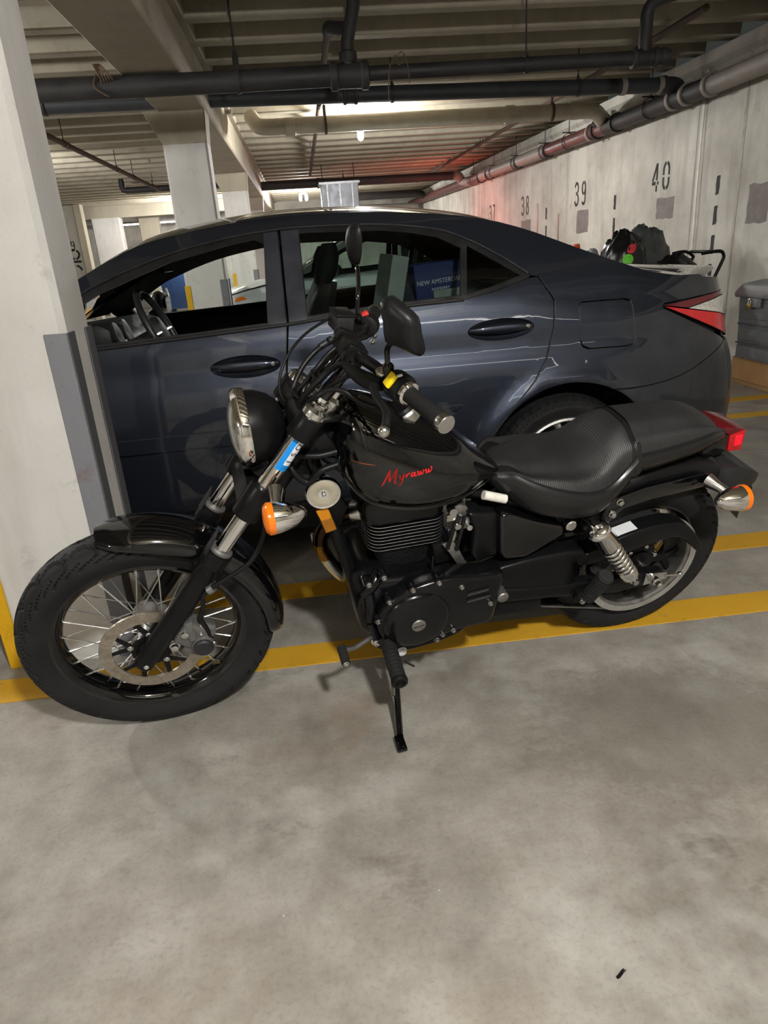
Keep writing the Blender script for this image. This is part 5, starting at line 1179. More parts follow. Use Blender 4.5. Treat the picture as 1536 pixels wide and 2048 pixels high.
def patch(name, mat, parent, poly, off=0.0, far=False, cell=.035, depth=.016, fn=None, flange=True):
    """body panel: 2D outline (with holes) in (u, z) laid over the side surface"""
    f0 = fn or (lambda u, z: S_(u, z)+off)
    raw = [poly[0]]+poly[1] if isinstance(poly, tuple) else [poly]
    lps = [dense(l, cell*.8) for l in raw]
    co, ed, used = [], [], set()
    for lp in lps:
        o = len(co); co += lp; ed += [(o+i, o+(i+1) % len(lp)) for i in range(len(lp))]
        used |= {(math.floor(p[0]/cell*2.5), math.floor(p[1]/cell*2.5)) for p in lp}
    xs = [p[0] for p in lps[0]]; ys = [p[1] for p in lps[0]]
    for i in range(math.floor(min(xs)/cell), math.ceil(max(xs)/cell)+1):
        for j in range(math.floor(min(ys)/cell), math.ceil(max(ys)/cell)+1):
            x, y = i*cell, j*cell
            kx, ky = math.floor(x/cell*2.5), math.floor(y/cell*2.5)
            if any((kx+a, ky+b) in used for a in (-1, 0, 1) for b in (-1, 0, 1)): continue
            if inside(lps, x, y): co.append((x, y))
    r = delaunay_2d_cdt([Vector(p) for p in co], ed, [], 0, 1e-6)
    vs = [(p.x, p.y) for p in r[0]]; fs = []
    for f in r[2]:
        cx = sum(vs[i][0] for i in f)/len(f); cy = sum(vs[i][1] for i in f)/len(f)
        if inside(lps, cx, cy): fs.append(list(f))
    Y = (lambda v: v) if not far else (lambda v: WID-v)
    P = [(u, Y(f0(u, z)), z) for u, z in vs]; e = .003; N = []
    for u, z in vs:
        du = (f0(u+e, z)-f0(u-e, z))/(2*e); dz = (f0(u, z+e)-f0(u, z-e))/(2*e)
        n = V(du, -1, dz).normalized()
        if far: n.y = -n.y
        N.append(n)
    if far: fs = [f[::-1] for f in fs]
    nsurf = len(fs)
    if flange:
        edges = set()
        for f in fs:
            for a, b in zip(f, f[1:]+f[:1]): edges.add((a, b))
        m = {}
        for a, b in [(a, b) for (a, b) in edges if (b, a) not in edges]:
            for k in (a, b):
                if k not in m:
                    m[k] = (len(P), len(P)+1); u, z = vs[k]
                    P.append(P[k]); P.append((u, Y(f0(u, z)+depth), z)); N += [N[k], N[k]]
            fs.append([m[b][0], m[a][0], m[a][1], m[b][1]])
    me = bpy.data.meshes.new(name); me.from_pydata(P, [], [tuple(f) for f in fs])
    me.polygons.foreach_set('use_smooth', [True]*len(me.polygons))
    me.materials.append(M[mat]); me.materials.append(M['seal_gap_black'])  # panel edges blackened, the shade of the gaps put into their colour
    me.polygons.foreach_set('material_index', [0]*nsurf+[1]*(len(me.polygons)-nsurf))
    me.normals_split_custom_set_from_vertices([tuple(n) for n in N])
    o = bpy.data.objects.new(name, me); COL.objects.link(o); o.parent = parent
    return o
def arcpts(cx, cz, r, a0, a1, n): return [(cx+r*math.cos(rad(lerp(a0, a1, k/n))), cz+r*math.sin(rad(lerp(a0, a1, k/n)))) for k in range(n+1)]
def smooth2(pts, n=4): return [(p.x, p.y) for p in cr(pts, n)]
WTOP = [(-2.2, 1.000), (-2.0, 1.100), (-1.82, 1.195), (-1.54, 1.288), (-1.31, 1.332), (-1.13, 1.350), (-1.0, 1.353), (-.71, 1.343), (-.48, 1.309), (-.38, 1.270), (-.25, 1.196), (-.138, 1.116)]
REDGE = [(-.135, 1.116), (-.105, 1.108), (-.052, 1.02), (-.062, .908), (-.098, .796), (-.148, .72), (-.248, .615), (-.336, .511), (-.373, .42), (-.396, .30)]
def handle(par, uc, zc, far, ang, paintm):
    ca, sa_ = math.cos(ang), math.sin(ang)
    L, H_ = .135, .042
    hole = [(uc+L*math.cos(t)*ca-H_*math.sin(t)*sa_, zc+L*math.cos(t)*sa_+H_*math.sin(t)*ca) for t in (2*math.pi*k/28 for k in range(28))]
    return hole
def handle_parts(par, uc, zc, far, ang, hole, paintm):
    ca, sa_ = math.cos(ang), math.sin(ang)
    def fb(u, z):
        du, dz = u-uc, z-zc; a = (du*ca+dz*sa_)/.135; b = (-du*sa_+dz*ca)/.042
        return S_(u, z)+.001+.024*max(0, 1-a*a-b*b)**.6
    patch('handle_bowl', paintm, par, hole, far=far, cell=.012, fn=fb, flange=False)
    Y = (lambda v: v) if not far else (lambda v: WID-v)
    rings = []
    for k in range(15):
        t = lerp(-1, 1, k/14); u = uc+t*.128*ca; z = zc+.004+t*.128*sa_; s0 = S_(u, z); out = .016*(1-t**4)
        hh = .0175*(1-.45*t*t)
        c = V(u, 0, z); rings.append([V(u, Y(s0-out+.004+.008*math.cos(a)*(-1)), z+hh*math.sin(a)) for a in (2*math.pi*q/12 for q in range(12))])
    hd = MB().loft(rings).build('door_handle', paintm, par)
    if not far:
        u = uc+.105*ca; z = zc+.004+.105*sa_; MB().lathe([(.008, 0), (.008, .003), (.003, .004)], (u, S_(u, z)-.012, z), (0, -1, 0), 14).build('key_lock', 'worn_chrome', hd)
def car_wheel(root, u, v, far):
    s = -1 if not far else 1
    t = tyre(.318, .205, .228, .085, 300, 30, 50, .005)
    T = Matrix.Translation((u, v, .318)) @ (Matrix.Identity(4) if far else Matrix.Rotation(math.pi, 4, 'Z'))
    wh = MB().lathe_closed([(.231, .09), (.231, .104), (.222, .107), (.212, .092), (.204, .04), (.204, -.08), (.231, -.09)], (0, 0, 0), (0, 1, 0), 64).build('wheel', 'alloy_bright', root); wh.matrix_local = T
    t.build('tyre', 'tyre_car', wh, sharp=25)
    MB().lathe([(.202, .02), (.06, .03), (.004, .03)], (0, 0, 0), (0, 1, 0), 40, False, True).build('wheel_back', 'alloy_black', wh)
    for k in range(5):
        b = MB(); a = 2*math.pi*k/5+.31
        for d in (-.24, .24):
            p = V(.035*math.cos(a), .078, .035*math.sin(a)); q = V(.13*math.cos(a+d*.45), .094, .13*math.sin(a+d*.45)); r = V(.216*math.cos(a+d), .098, .216*math.sin(a+d))
            b.tube([p, q, r], [.016, .012, .016], 8, flat=.8, upv=(0, 1, 0))
        b.build('wheel_spoke', 'alloy_bright', wh)
    MB().lathe([(.05, .06), (.05, .082), (.03, .090), (.003, .091)], (0, 0, 0), (0, 1, 0), 24).build('hub_cap', 'alloy_bright', wh)
    # tyre well
    Yv = (lambda x: x) if not far else (lambda x: WID-x)
    b = MB(); n = 20; A = [V(u+.405*math.cos(rad(lerp(-8, 188, k/n))), Yv(.045), .33+.405*math.sin(rad(lerp(-8, 188, k/n)))) for k in range(n+1)]
    B_ = [V(p.x, Yv(.36), p.z) for p in A]; b.loft([A, B_], False, True, False); b.build('wheel_well', 'arch_liner', root)
def cap_part(name, mat, par, u0, u1, f0, f1, nu=28, nf=16, th=.012, lift=0):
    top = []
    for i in range(nu+1):
        u = lerp(u0, u1, i/nu); zr = sinterp(RAILT, u); vr = S_(u, zr); row = []
        for j in range(nf+1):
            f = lerp(f0, f1, j/nf); row.append(V(u, lerp(vr, WID-vr, f), zr+interp(CROWN, u)*(1-(2*f-1)**2)+lift))
        top.append(row)
    b = MB(); b.loft(top, False, False, False); b.loft([[p-V(0, 0, th) for p in r] for r in reversed(top)], False, False, False)
    return b.build(name, mat, par, sharp=60)
def build_car(loc, paintm, label, interior=True, zs=1.0, glass='glass_tint'):
    car = empty('car', loc); car.scale.z = zs; tag(car, label, 'car')
    AR = arcpts(0, .33, .372, 184.6, 62.3, 20)
    for far in (False, True):
        kw = dict(far=far)
        side = [(-.3925, .30)]+AR+smooth2([(.178, .661), (.30, .657), (.42, .670), (.522, .694), (.63, .737), (.742, .793)], 3)+[(.405, .950), (.398, .962), (.410, .972), (.716, .992), (.795, .992), (.79, 1.028)]
        side += [(u, sinterp(RAILT, u)) for u in [.75-.07*k for k in range(45)] if u > -2.36]+[(-2.38, .972)]
        side += smooth2(WTOP, 3)+REDGE[1:]
        fl = [(.046, .985), (.060, .998), (.235, .998), (.255, .990), (.262, .970), (.270, .850), (.262, .832), (.240, .824), (.080, .826), (.055, .838), (.046, .860)]
        if not far: side = with_hole(side, [(p[0]+(.006 if p[0] > .15 else -.006), p[1]+(.006 if p[1] > .91 else -.006)) for p in fl])
        patch('quarter_panel', paintm, car, side, **kw)
        if not far: patch('fuel_flap', paintm, car, fl, off=.001, **kw)
        h1 = handle(car, -1.286, .866, far, 0.0, paintm)
        patch('front_door', paintm, car, with_hole([(-2.12, .30), (-1.212, .30), (-1.198, .40), (-1.117, .985), (-1.115, 1.0), (-1.44, .983), (-1.82, .965), (-2.12, .953)], h1), **kw); handle_parts(car, -1.286, .866, far, 0.0, h1, paintm)
        h2 = handle(car, -.280, .926, far, .02, paintm)
        patch('rear_door', paintm, car, with_hole([(-1.205, .30)]+[(u+(-.009), z) for u, z in reversed(REDGE[1:])]+[(-.15, 1.104), (-.28, 1.068), (-.42, 1.043), (-.74, 1.031), (-1.106, 1.0), (-1.108, .985), (-1.189, .40)], h2), **kw); handle_parts(car, -.280, .926, far, .02, h2, paintm)
        patch('front_fender_panel', paintm, car, [(-2.126, .30), (-2.126, .953), (-2.4, .95), (-2.9, .87), (-3.3, .78), (-3.56, .62), (-3.56, .52), (-3.2, .56)]+arcpts(-2.7, .33, .372, 150, -4, 18), **kw)
        patch('front_bumper', paintm, car, [(-3.06, .42), (-3.2, .55), (-3.57, .50), (-3.57, .20), (-3.05, .20)], **kw)
        patch('rocker', paintm, car, [(-2.32, .165), (-.372, .165), (-.376, .294), (-2.32, .294)], **kw)
        patch('rear_bumper', paintm, car, [(p[0], p[1]) for p in arcpts(0, .33, .374, 61, -5, 12)]+[(.38, .20), (.792, .20), (.861, .32), (.909, .45), (.919, .55), (.899, .65), (.866, .745), (.842, .782)]+smooth2([(.742, .787), (.63, .731), (.522, .688), (.42, .664), (.30, .651), (.183, .655)], 3), **kw)
        # mouldings
        patch('door_moulding', paintm, car, [(-2.1, .622), (-1.175, .634), (-1.178, .578), (-2.1, .566)], off=-.014, depth=.015, **kw)
        patch('door_moulding', paintm, car, [(-1.160, .634), (-.62, .655), (-.448, .648), (-.475, .634), (-.60, .608), (-1.165, .578)], off=-.014, depth=.015, **kw)
        # window frames and glass
        fo = [(-1.113, 1.003), (-1.44, .986), (-1.82, .968), (-2.12, .956), (-2.17, 1.010)]+[p for p in smooth2(WTOP, 3) if -2.13 < p[0] < -1.13]+[(-1.113, 1.350)]
        fh = [(-1.186, 1.014), (-1.44, 1.0), (-1.82, .984), (-2.03, .978), (-2.05, 1.02), (-1.94, 1.096), (-1.82, 1.160), (-1.54, 1.257), (-1.31, 1.304), (-1.21, 1.318), (-1.172, 1.300)]
        patch('front_window_frame', 'black_trim', car, with_hole(fo, fh), off=.004, depth=.05, **kw)
        ro = [(-1.104, 1.004), (-.74, 1.035), (-.42, 1.047), (-.28, 1.072), (-.15, 1.108), (-.140, 1.115)]+[p for p in reversed(smooth2(WTOP, 3)) if -1.09 < p[0] < -.142]+[(-1.104, 1.350)]
        g1 = [(-1.030, 1.030), (-.74, 1.051), (-.428, 1.062), (-.400, 1.235), (-.49, 1.282), (-.60, 1.306), (-.71, 1.321), (-1.0, 1.331), (-1.030, 1.330)]
        g2 = [(-.405, 1.064), (-.29, 1.086), (-.178, 1.117), (-.262, 1.174), (-.376, 1.243)]
        patch('rear_window_frame', 'black_trim', car, with_hole(with_hole(ro, g1), g2), off=.004, depth=.03, **kw)
        patch('pillar_trim', 'pillar_trim', car, [(-1.183, 1.012), (-1.116, 1.004), (-1.116, 1.344), (-1.170, 1.340)], off=.001, **kw)
        patch('pillar_trim', 'pillar_trim', car, [(-1.102, 1.006), (-1.034, 1.014), (-1.034, 1.345), (-1.102, 1.344)], off=.001, **kw)
        patch('rear_door_glass', glass, car, g1, off=.012, cell=.08, flange=False, **kw)
        patch('quarter_glass', glass, car, g2, off=.012, cell=.08, flange=False, **kw)
        if far or not interior: patch('front_door_glass', 'glass_clear', car, fh, off=.02, cell=.1, flange=False, **kw)
        Y = (lambda v: v) if not far else (lambda v: WID-v)
        MB().tube([(u, Y(S_(u, interp(BELT, u))+.002), interp(BELT, u)+.006) for u in [-2.1+.06*k for k in range(29)]], .007, 8).build('belt_seal', 'seal_gap_black', car)
        P = [(u, Y(S_(u, sinterp([(a, b) for a, b in WTOP], u))-.001), sinterp([(a, b) for a, b in WTOP], u)) for u in [-2.15+.05*k for k in range(41)]]; MB().tube(P, .0045, 8).build('drip_moulding', 'black_trim', car)
        # inner skin closes the gaps and carries the door cards
        sk = [(-2.33, .20), (-.42, .20), (-.42, .62), (-.10, .95), (-.06, 1.06), (-.42, 1.03), (-1.1, .99), (-1.9, .955), (-2.33, .95)]
        patch('door_card', 'cabin_black', car, sk, off=.055, depth=.05, **kw)
        patch('inner_panel', 'arch_liner', car, [(-.40, .40), (-.10, .84), (.10, .74), (.25, .70), (.70, .80), (.70, .96), (.3, 1.0), (-.08, 1.04), (-.40, .98)], off=.03, depth=.02, **kw)
        gar = [(u, sinterp(RAILT, u)-.012) for u in [-2.2+.06*k for k in range(31)]]+[(u, sinterp(WTOP, u)-.040) for u in [-.42-.06*k for k in range(29)]]
        if far: patch('pillar_garnish', 'cabin_grey', car, gar, off=.075, depth=.01, **kw)
        # tail lamp
        tl = patch('tail_lamp', 'red_lens', car, [(.410, .958), (.83, .786), (.836, .866), (.70, .905), (.52, .938)], off=-.003, **kw)
        patch('clear_lens', 'clear_lens', tl, [(.525, .942), (.70, .909), (.836, .870), (.832, .952), (.80, .968), (.72, .970)], off=-.004, **kw)
        patch('upper_lens', 'red_lens_dark', tl, [(.410, .963), (.52, .945), (.72, .974), (.80, .972), (.797, .988), (.716, .988)], off=-.003, **kw)
        # headlamp
        hlm = patch('headlamp', 'clear_lens', car, [(-2.85, .80), (-3.2, .74), (-3.52, .60), (-3.54, .66), (-3.3, .77), (-3.0, .83)], off=-.003, **kw)
        patch('amber_marker', 'amber_lens', hlm, [(-2.87, .80), (-3.0, .785), (-2.98, .82), (-2.9, .83)], off=-.006, **kw)
        # door mirror
        mm = MB().ball((-1.93, Y(-.105), 1.035), .1, 20, (.55, 1.05, .72)).build('door_mirror', paintm, car); MB().tube([(-1.95, Y(.03), .975), (-1.94, Y(-.06), 1.0)], .03, 10).build('mirror_arm', 'black_trim', mm)
        MB().lathe([(.085, 0), (.06, .004), (.003, .005)], (-1.878, Y(-.105), 1.035), (1, 0, 0), 24).build('mirror_glass', 'chrome', mm)
        car_wheel(car, 0, Y(.118), far); car_wheel(car, -2.70, Y(.118), far)
    cap_part('roof', paintm, car, -1.66, -.13, 0, 1)
    cap_part('rear_screen', 'glass_tint', car, -.125, .40, .075, .925, th=.004, lift=-.004)
    cap_part('windscreen', 'glass_clear', car, -2.38, -1.665, .06, .94, th=.004, lift=-.004)
    for f0, f1 in ((0, .07), (.93, 1)): cap_part('roof_pillar', paintm, car, -.13, .42, f0, f1, nf=4); cap_part('screen_pillar', paintm, car, -2.40, -1.655, f0, f1, nf=4)
    cap_part('boot_lid', paintm, car, .405, .80, 0, 1, nu=12)
    cap_part('bonnet', paintm, car, -3.5, -2.39, 0, 1)
    # spoiler blade
    rings = []
    for k in range(25):
        f = k/24; e = 1-(2*f-1)**2; v = lerp(.17, WID-.17, f); uc = lerp(.55, .775, min(1, e*1.5)); z = lerp(1.064, 1.078, min(1, e*2))
        rings.append([V(uc-.09, v, z-.010), V(uc-.03, v, z+.006), V(uc+.045, v, z+.004), V(uc+.062, v, z-.004), V(uc+.045, v, z-.016), V(uc-.06, v, z-.016)])
    MB().loft(rings).build('boot_spoiler', paintm, car)
    # rear and front faces
    for nm, fr_, z0, z1 in (('rear_panel', False, .20, 1.02), ('front_panel', True, .2, .60)):
        rows = []
        for i in range(22):
            z = lerp(z0, z1, i/21); row = []
            u0 = interp(UE, z)-.004 if not fr_ else -3.60
            v0 = S_(u0, z)
            for j in range(17):
                f = j/16; row.append(V(u0+(.05 if not fr_ else -.06)*(1-(2*f-1)**2), lerp(v0, WID-v0, f), z))
            rows.append(row)
        MB().loft(rows, False, False, False).build(nm, paintm, car, sharp=60)
    MB().box((-1.35, WID/2, .22), (4.1, 1.05, .10)).build('underbody', 'arch_liner', car, bevel=.02)
    MB().box((-1.25, WID/2, .30), (2.5, 1.50, .10)).build('cabin_floor', 'cabin_black', car)
    MB().box((.32, WID/2, .55), (.85, 1.0, .5)).build('boot_floor', 'arch_liner', car)
    cap_part('headliner', 'cabin_grey', car, -1.62, -.16, .05, .95, lift=-.03)
    # cabin
    def seatb(u, v):
        s = MB(); s.loft([[V(u+du-.055*math.cos(a), v+.25*w_*math.sin(a)*1.0, z) if False else V(u+du+.07*math.cos(a)*th, v+.25*w_*math.sin(a), z) for a in (2*math.pi*k/20 for k in range(20))] for du, z, w_, th in ((-.16, .50, .95, 1), (-.10, .70, 1, 1.0), (-.04, .90, 1, .9), (.02, 1.05, .9, .8), (.05, 1.13, .6, .6))])
        sb = s.build('car_seat', 'cabin_black', car)
        MB().loft([[V(u+du+.05*math.cos(a)*th, v+.13*w_*math.sin(a), z) for a in (2*math.pi*k/16 for k in range(16))] for du, z, w_, th in ((.03, 1.13, .8, .7), (.045, 1.17, 1, 1), (.06, 1.24, 1, 1), (.07, 1.29, .7, .6))]).build('headrest', 'cabin_black', sb)
        MB().box((u-.33, v, .50), (.5, .5, .16)).build('seat_cushion', 'cabin_black', sb, bevel=.05, seg=3)
    seatb(-.98, .47); seatb(-.98, WID-.47)
    MB().loft([[V(u, .16, z) for u, z in R_] if k == 0 else [V(u, WID-.16, z) for u, z in R_] for k, R_ in enumerate(([(-.35, .45), (-.28, .9), (-.20, 1.05), (-.08, 1.06), (-.05, .5)], [(-.35, .45), (-.28, .9), (-.20, 1.05), (-.08, 1.06), (-.05, .5)]))]).build('rear_bench', 'cabin_black', car, bevel=.03)
    MB().box((-.62, WID/2, .50), (.5, 1.4, .16)).build('bench_cushion', 'cabin_black', car, bevel=.05, seg=3)
    MB().box((.10, WID/2, 1.03), (.40, 1.25, .02)).build('parcel_shelf', 'cabin_grey', car)
    ds = MB().prism([(x, .13, z) for x, z in ((-2.38, .55), (-1.90, .55), (-1.80, .80), (-1.86, .96), (-2.0, 1.0), (-2.38, .965))], (0, WID-.26, 0)).build('dashboard', 'cabin_black', car, bevel=.03, seg=3)
    MB().loft([[V(u, v, z) for u, z in ((-1.95, .96), (-1.83, .95), (-1.83, 1.02), (-1.88, 1.045), (-1.97, 1.03))] for v in (.30, .62)]).build('gauge_hood', 'cabin_black', ds, bevel=.02)
    for vv in (.38, .54): MB().lathe([(.055, 0), (.058, .008), (.05, .010), (.003, .004)], (-1.828, vv, .985), (1, 0, .3), 24).build('gauge', 'cabin_gloss', ds)
    for zz in (.90, .86): MB().box((-1.81, .21, zz), (.01, .10, .012), Matrix.Rotation(rad(-20), 3, 'Y')).build('air_vent', 'cabin_silver', ds)
    SW = V(-1.66, .46, .985); axs = V(1, 0, .42).normalized(); x_, y_, a_ = frame(axs)
    st = MB().tube([SW+(x_*math.cos(t)+y_*math.sin(t))*.180 for t in (2*math.pi*k/40 for k in range(41))], .0155, 12, False).build('steering_wheel', 'cabin_gloss', car)
    b = MB(); b.lathe([(.065, -.03), (.07, -.01), (.06, .012), (.03, .018), (.003, .019)], SW, axs, 24); b.build('wheel_boss', 'cabin_black', st)
    for t in (math.pi*.0, math.pi, math.pi*1.5): MB().tube([SW, SW+(x_*math.cos(t)+y_*math.sin(t))*.17], .014, 8, flat=.6).build('wheel_spoke', 'cabin_silver', st)
    MB().tube([SW, SW-axs*.22], .03, 12).build('column', 'cabin_black', st)
    rm = MB().box((-1.685, WID/2-.02, 1.246), (.035, .24, .062), Matrix.Rotation(rad(-14), 3, 'Y')).build('rear_view_mirror', 'cabin_black', car, bevel=.012); MB().box((-1.666, WID/2-.02, 1.244), (.003, .225, .050), Matrix.Rotation(rad(-14), 3, 'Y')).build('mirror_glass', 'chrome', rm); MB().tube([(-1.70, WID/2, 1.26), (-1.74, WID/2, 1.34)], .01, 8).build('mirror_stalk', 'cabin_black', rm)
    return car
corolla = build_car((1.03, 2.66, 0), 'paint_blue', 'dark blue metallic sedan parked behind the motorcycle')
silver = build_car((2.25, 7.62, 0), 'paint_silver', 'silver sedan parked in the next bay, seen through the blue car windows', False, 1.07)

# things on the back seat of the near car
bxr = Matrix.Rotation(rad(-4), 3, 'Y') @ Matrix.Rotation(rad(10), 3, 'Z')
nb = MB().box((.56, 3.08, .955), (.22, .20, .46), bxr).build('spirits_box', 'box_blue', bevel=.003, seg=1); tag(nb, 'blue printed carton standing on the back seat of the blue car', 'box')
fr3 = Matrix.Translation((.56, 3.08, .955)) @ bxr.to_4x4() @ Matrix.Translation((0, -.1012, 0)) @ Matrix.Rotation(math.pi/2, 4, 'X')
text_mesh('print', 'NEW AMSTERDAM', .026, 'print_white', nb, fr3 @ Matrix.Translation((.0, .155, 0)), .0004, sx=.95)
text_mesh('print', 'RASPBERRY', .016, 'print_white', nb, fr3 @ Matrix.Translation((.0, .125, 0)), .0004)
MB().box((.56, 3.08, .955), (.12, .2055, .11), bxr).build('print_panel', 'box_grey', nb).location = (0.02, 0, .065)
gb = MB().box((.33, 3.02, .97), (.07, .22, .52), Matrix.Rotation(rad(12), 3, 'Y') @ Matrix.Rotation(rad(8), 3, 'Z')).build('flat_carton', 'box_grey', bevel=.003, seg=1); tag(gb, 'pale flat carton leaning beside the blue carton', 'box')
# =================================================================== CLUTTER BY THE WALL
def blob(c, r, sc, seed, amp=.16, fr=2.6, n=56, flatz=None, creases=True):
    c = Vector(c); m = n//2; rings = []; off = V(seed*3.1, seed*1.7, seed*5.3)
    for j in range(m+1):
        ph = math.pi*(j+.02)/(m+.04); row = []
        for k in range(n):
            t = 2*math.pi*k/n; d = V(math.cos(t)*math.sin(ph), math.sin(t)*math.sin(ph), -math.cos(ph))
            a = mnoise.noise(d*fr+off); rdg = 1-abs(mnoise.noise(d*fr*1.9+off*1.3)); r2 = 1-abs(mnoise.noise(d*fr*4.2+off*.7))
            q = 1+amp*a+(amp*.55*(rdg**3) if creases else 0)+(amp*.28*(r2**4) if creases else 0)
            p = c+V(d.x*r*sc[0]*q, d.y*r*sc[1]*q, d.z*r*sc[2]*q)
            if flatz is not None and p.z < flatz: p.z = flatz
            row.append(p)
        rings.append(row)
    return MB().loft(rings)
cart = empty('platform_cart', (3.0, 6.15, 0)); tag(cart, 'black-handled cart carrying the rubbish bags by the wall', 'cart')
MB().box((0, 0, .60), (.95, .62, .04)).build('deck', 'matte_black', cart, bevel=.006)
for sx in (-.40, .40):
    for sy in (-.25, .25):
        MB().cyl((sx, sy, .12), (sx, sy, .60), .016, 10).build('post', 'satin_black', cart); MB().lathe([(.03, -.015), (.06, -.014), (.06, .014), (.03, .015)], (sx, sy, .06), (0, 1, 0), 20).build('castor', 'tyre_rubber', cart); MB().box((sx, sy, .09), (.05, .05, .08)).build('castor_fork', 'galvanised', cart)
MB().tube(cr([(.40, -.25, 1.035), (.52, -.25, 1.045), (.575, -.25, 1.040), (.60, -.25, 1.0), (.585, -.25, .95), (.52, -.25, .80), (.44, -.25, .60)], 4), .014, 12).build('handle', 'satin_black', cart)
MB().tube(cr([(.40, .25, 1.035), (.52, .25, 1.045), (.60, .25, 1.0), (.585, .25, .95), (.44, .25, .60)], 5), .014, 12).build('handle', 'satin_black', cart)
MB().tube([(.575, -.25, 1.04), (.575, .25, 1.04)], .014, 12).build('crossbar', 'satin_black', cart)
def bag(c, r, sc, seed, mat, label, amp=.16, flatz=.622, knot=None):
    o = blob(c, r, sc, seed, amp, flatz=flatz).build('rubbish_bag', mat, sharp=70); tag(o, label, 'bag', 'rubbish bags on the cart')
    if knot is not None:
        k = Vector(knot); MB().tube([k+V(0, 0, -.06), k+V(0.0, 0, -.01), k+V(.015, 0, .025), k+V(.03, 0, .05)], [.05, .016, .030, .008], 9).build('knot', mat, o)
    return o
b1 = bag((2.74, 5.98, .90), .27, (.72, .62, 1.22), 1.0, 'bag_plastic', 'black rubbish bag bearing a red and a green sticker', .14, knot=(2.66, 6.02, 1.215))
bag((3.08, 6.32, .93), .28, (.80, .55, 1.25), 2.3, 'bag_grey', 'greyish rubbish bag, tallest of the heap', .15)
bag((3.20, 5.97, .82), .20, (.95, .62, 1.05), 3.7, 'bag_plastic', 'low glossy black bag at the front right of the heap', .18)
bag((2.56, 6.30, .84), .19, (.8, .6, 1.4), 6.4, 'cloth_grey', 'pale grey bundle at the left of the heap', .16)
def on_bag(o, x, z):
    ok, loc_, n_, i_ = o.ray_cast(V(x, 4.5, z), V(0, 1, 0))
    return (loc_, n_) if ok else (V(x, 5.8, z), V(0, -1, 0))
bpy.context.view_layer.update()
for (x, z, rx, rz, tilt, mt) in ((2.742, 1.118, .050, .034, 35, 'sticker_red'), (2.705, 1.035, .046, .042, 15, 'sticker_green')):
    bb = MB(); top = []; low = []
    for k in range(20):
        a = 2*math.pi*k/20; e = abs(math.sin(a))**1.4*(1 if math.sin(a) > 0 else -1) if mt == 'sticker_red' else math.sin(a)
        dx, dz = rx*math.cos(a), rz*e; dx, dz = dx*math.cos(rad(tilt))-dz*math.sin(rad(tilt)), dx*math.sin(rad(tilt))+dz*math.cos(rad(tilt))
        l_, n_ = on_bag(b1, x+dx, z+dz); top.append(l_+V(0, -.004, 0)); low.append(l_+V(0, .001, 0))
    l0, _ = on_bag(b1, x, z)
    bb.add(top+low+[l0+V(0, -.0045, 0)], [(k, (k+1) % 20, 40) for k in range(20)]+[(k, k+20, (k+1) % 20+20, (k+1) % 20) for k in range(20)]); bb.build('sticker', mt, b1)
# storage chest on boards
chest = empty('storage_chest', (3.76, 4.62, 0)); tag(chest, 'grey plastic storage chest with a padlock behind the car', 'chest')
MB().loft([[V(sx*.25*a, sy*.86*a, z) for sx, sy in ((-1, -1), (1, -1), (1, 1), (-1, 1))] for a, z in ((.96, .215), (1.0, .70))]).build('body', 'bin_grey', chest, bevel=.02, seg=3)
for z in (.34, .49): MB().box((-.249, 0, z), (.012, 1.66, .012)).build('groove', 'guard_side', chest)
for z in (.27, .415, .60): MB().box((-.250, 0, z), (.014, 1.62, .10 if z < .55 else .13)).build('panel', 'bin_grey', chest, bevel=.006)
MB().loft([[V(sx*.275*a, sy*.89*a, z) for sx, sy in ((-1, -1), (1, -1), (1, 1), (-1, 1))] for a, z in ((1.0, .695), (1.0, .735), (.93, .80), (.75, .835))]).build('lid', 'bin_lid', chest, bevel=.015, seg=3)
MB().box((-.280, .60, .665), (.02, .16, .07)).build('latch_plate', 'bin_grey', chest, bevel=.012)
pdl = MB().box((-.30, .635, .640), (.022, .045, .040)).build('padlock', 'brass', chest, bevel=.005); MB().tube(cr([(-.30, .622, .66), (-.30, .622, .685), (-.30, .635, .695), (-.30, .648, .685), (-.30, .648, .66)], 4), .004, 8).build('shackle', 'chrome', pdl)
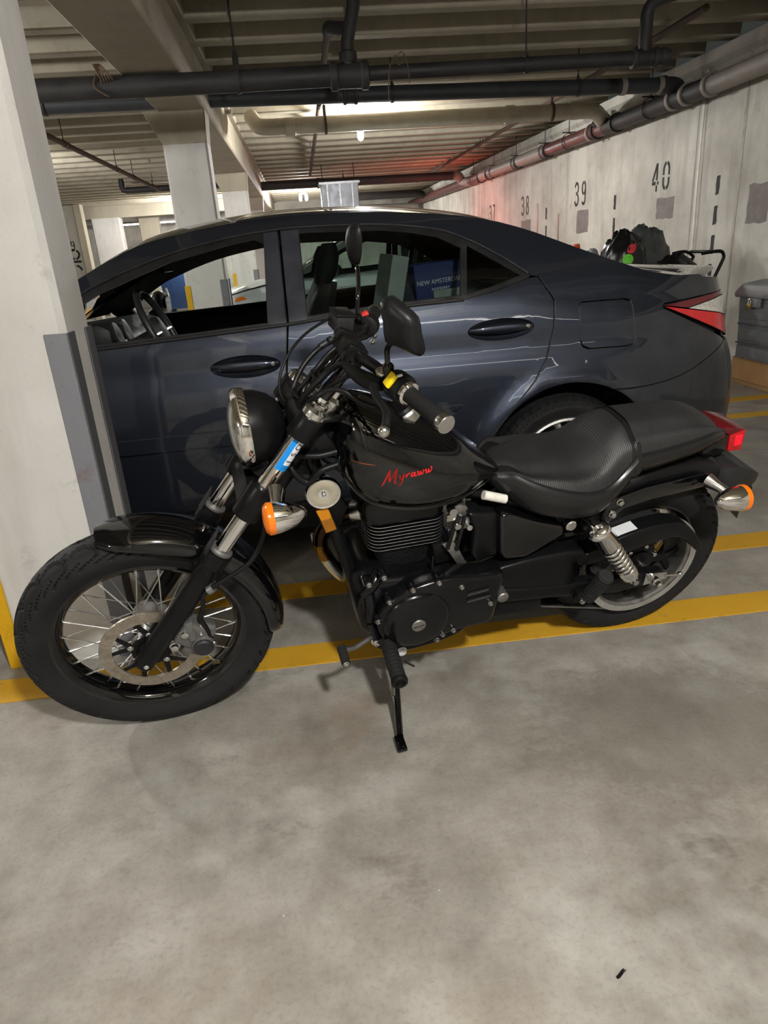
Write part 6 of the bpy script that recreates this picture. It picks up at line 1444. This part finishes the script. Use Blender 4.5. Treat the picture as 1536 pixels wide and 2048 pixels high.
board = MB().box((3.80, 4.62, .105), (.52, 1.80, .21)).build('plywood_box', 'plywood', bevel=.004, seg=1); tag(board, 'plywood base box under the grey storage chest', 'box')
MB().box((3.53, 4.62, .018), (.02, 1.80, .03)).build('foot_strip', 'cardboard', board)  # cardboard-coloured strip along the foot of the box
# little orange cone top and a yellow bollard by the far wall
cn = MB().lathe([(.16, 0), (.16, .03), (.11, .03), (.035, .68), (.03, .70), (.003, .70)], (2.81, 7.25, 0), (0, 0, 1), 24).build('traffic_cone', 'cone_orange'); cn.scale = (1, 1, 1); tag(cn, 'orange traffic cone peeping over the car boot', 'cone')
cn.location = (0, 0, .47); tag(MB().box((2.81, 7.25, .235), (.36, .36, .47)).build('crate', 'matte_black', bevel=.01), 'dark crate holding the traffic cone', 'crate')
dm = MB().loft([[V(sx*.75*a, sy*.5*a, z) for sx, sy in ((-1, -1), (1, -1), (1, 1), (-1, 1))] for a, z in ((.85, .12), (1, 1.15))]).build('dumpster', 'dumpster_blue', bevel=.03); dm.location = (-3.1, 20.2, 0); tag(dm, 'blue wheeled dumpster far off beyond the pillars', 'dumpster')
MB().box((0, 0, 1.18), (1.56, 1.06, .06)).build('lid', 'matte_black', dm, bevel=.02)
for sx in (-.5, .5): MB().lathe([(.03, -.03), (.08, -.025), (.08, .025), (.03, .03)], (sx, -.35, .08), (0, 1, 0), 18).build('castor', 'tyre_rubber', dm)
lf = MB(); lf.loft([[V(x-.006*k_, y+.004*k_*k_, z) for k_ in (-1, 0, 1)] for x, y, z in ((0, 0, .003), (.006, .012, .006), (.010, .026, .004), (.018, .040, .009))], False, False, False); lf.loft([[V(x-.006*k_, y+.004*k_*k_, z-.0015) for k_ in (1, 0, -1)] for x, y, z in ((0, 0, .003), (.006, .012, .006), (.010, .026, .004), (.018, .040, .009))], False, False, False)
lfo = lf.build('leaf_scrap', 'matte_black'); lfo.location = (.43, .80, 0); lfo.scale = (.5, .5, .5); lfo.rotation_euler.z = -.6; tag(lfo, 'tiny dry leaf scrap on the bare floor in the foreground', 'leaf')
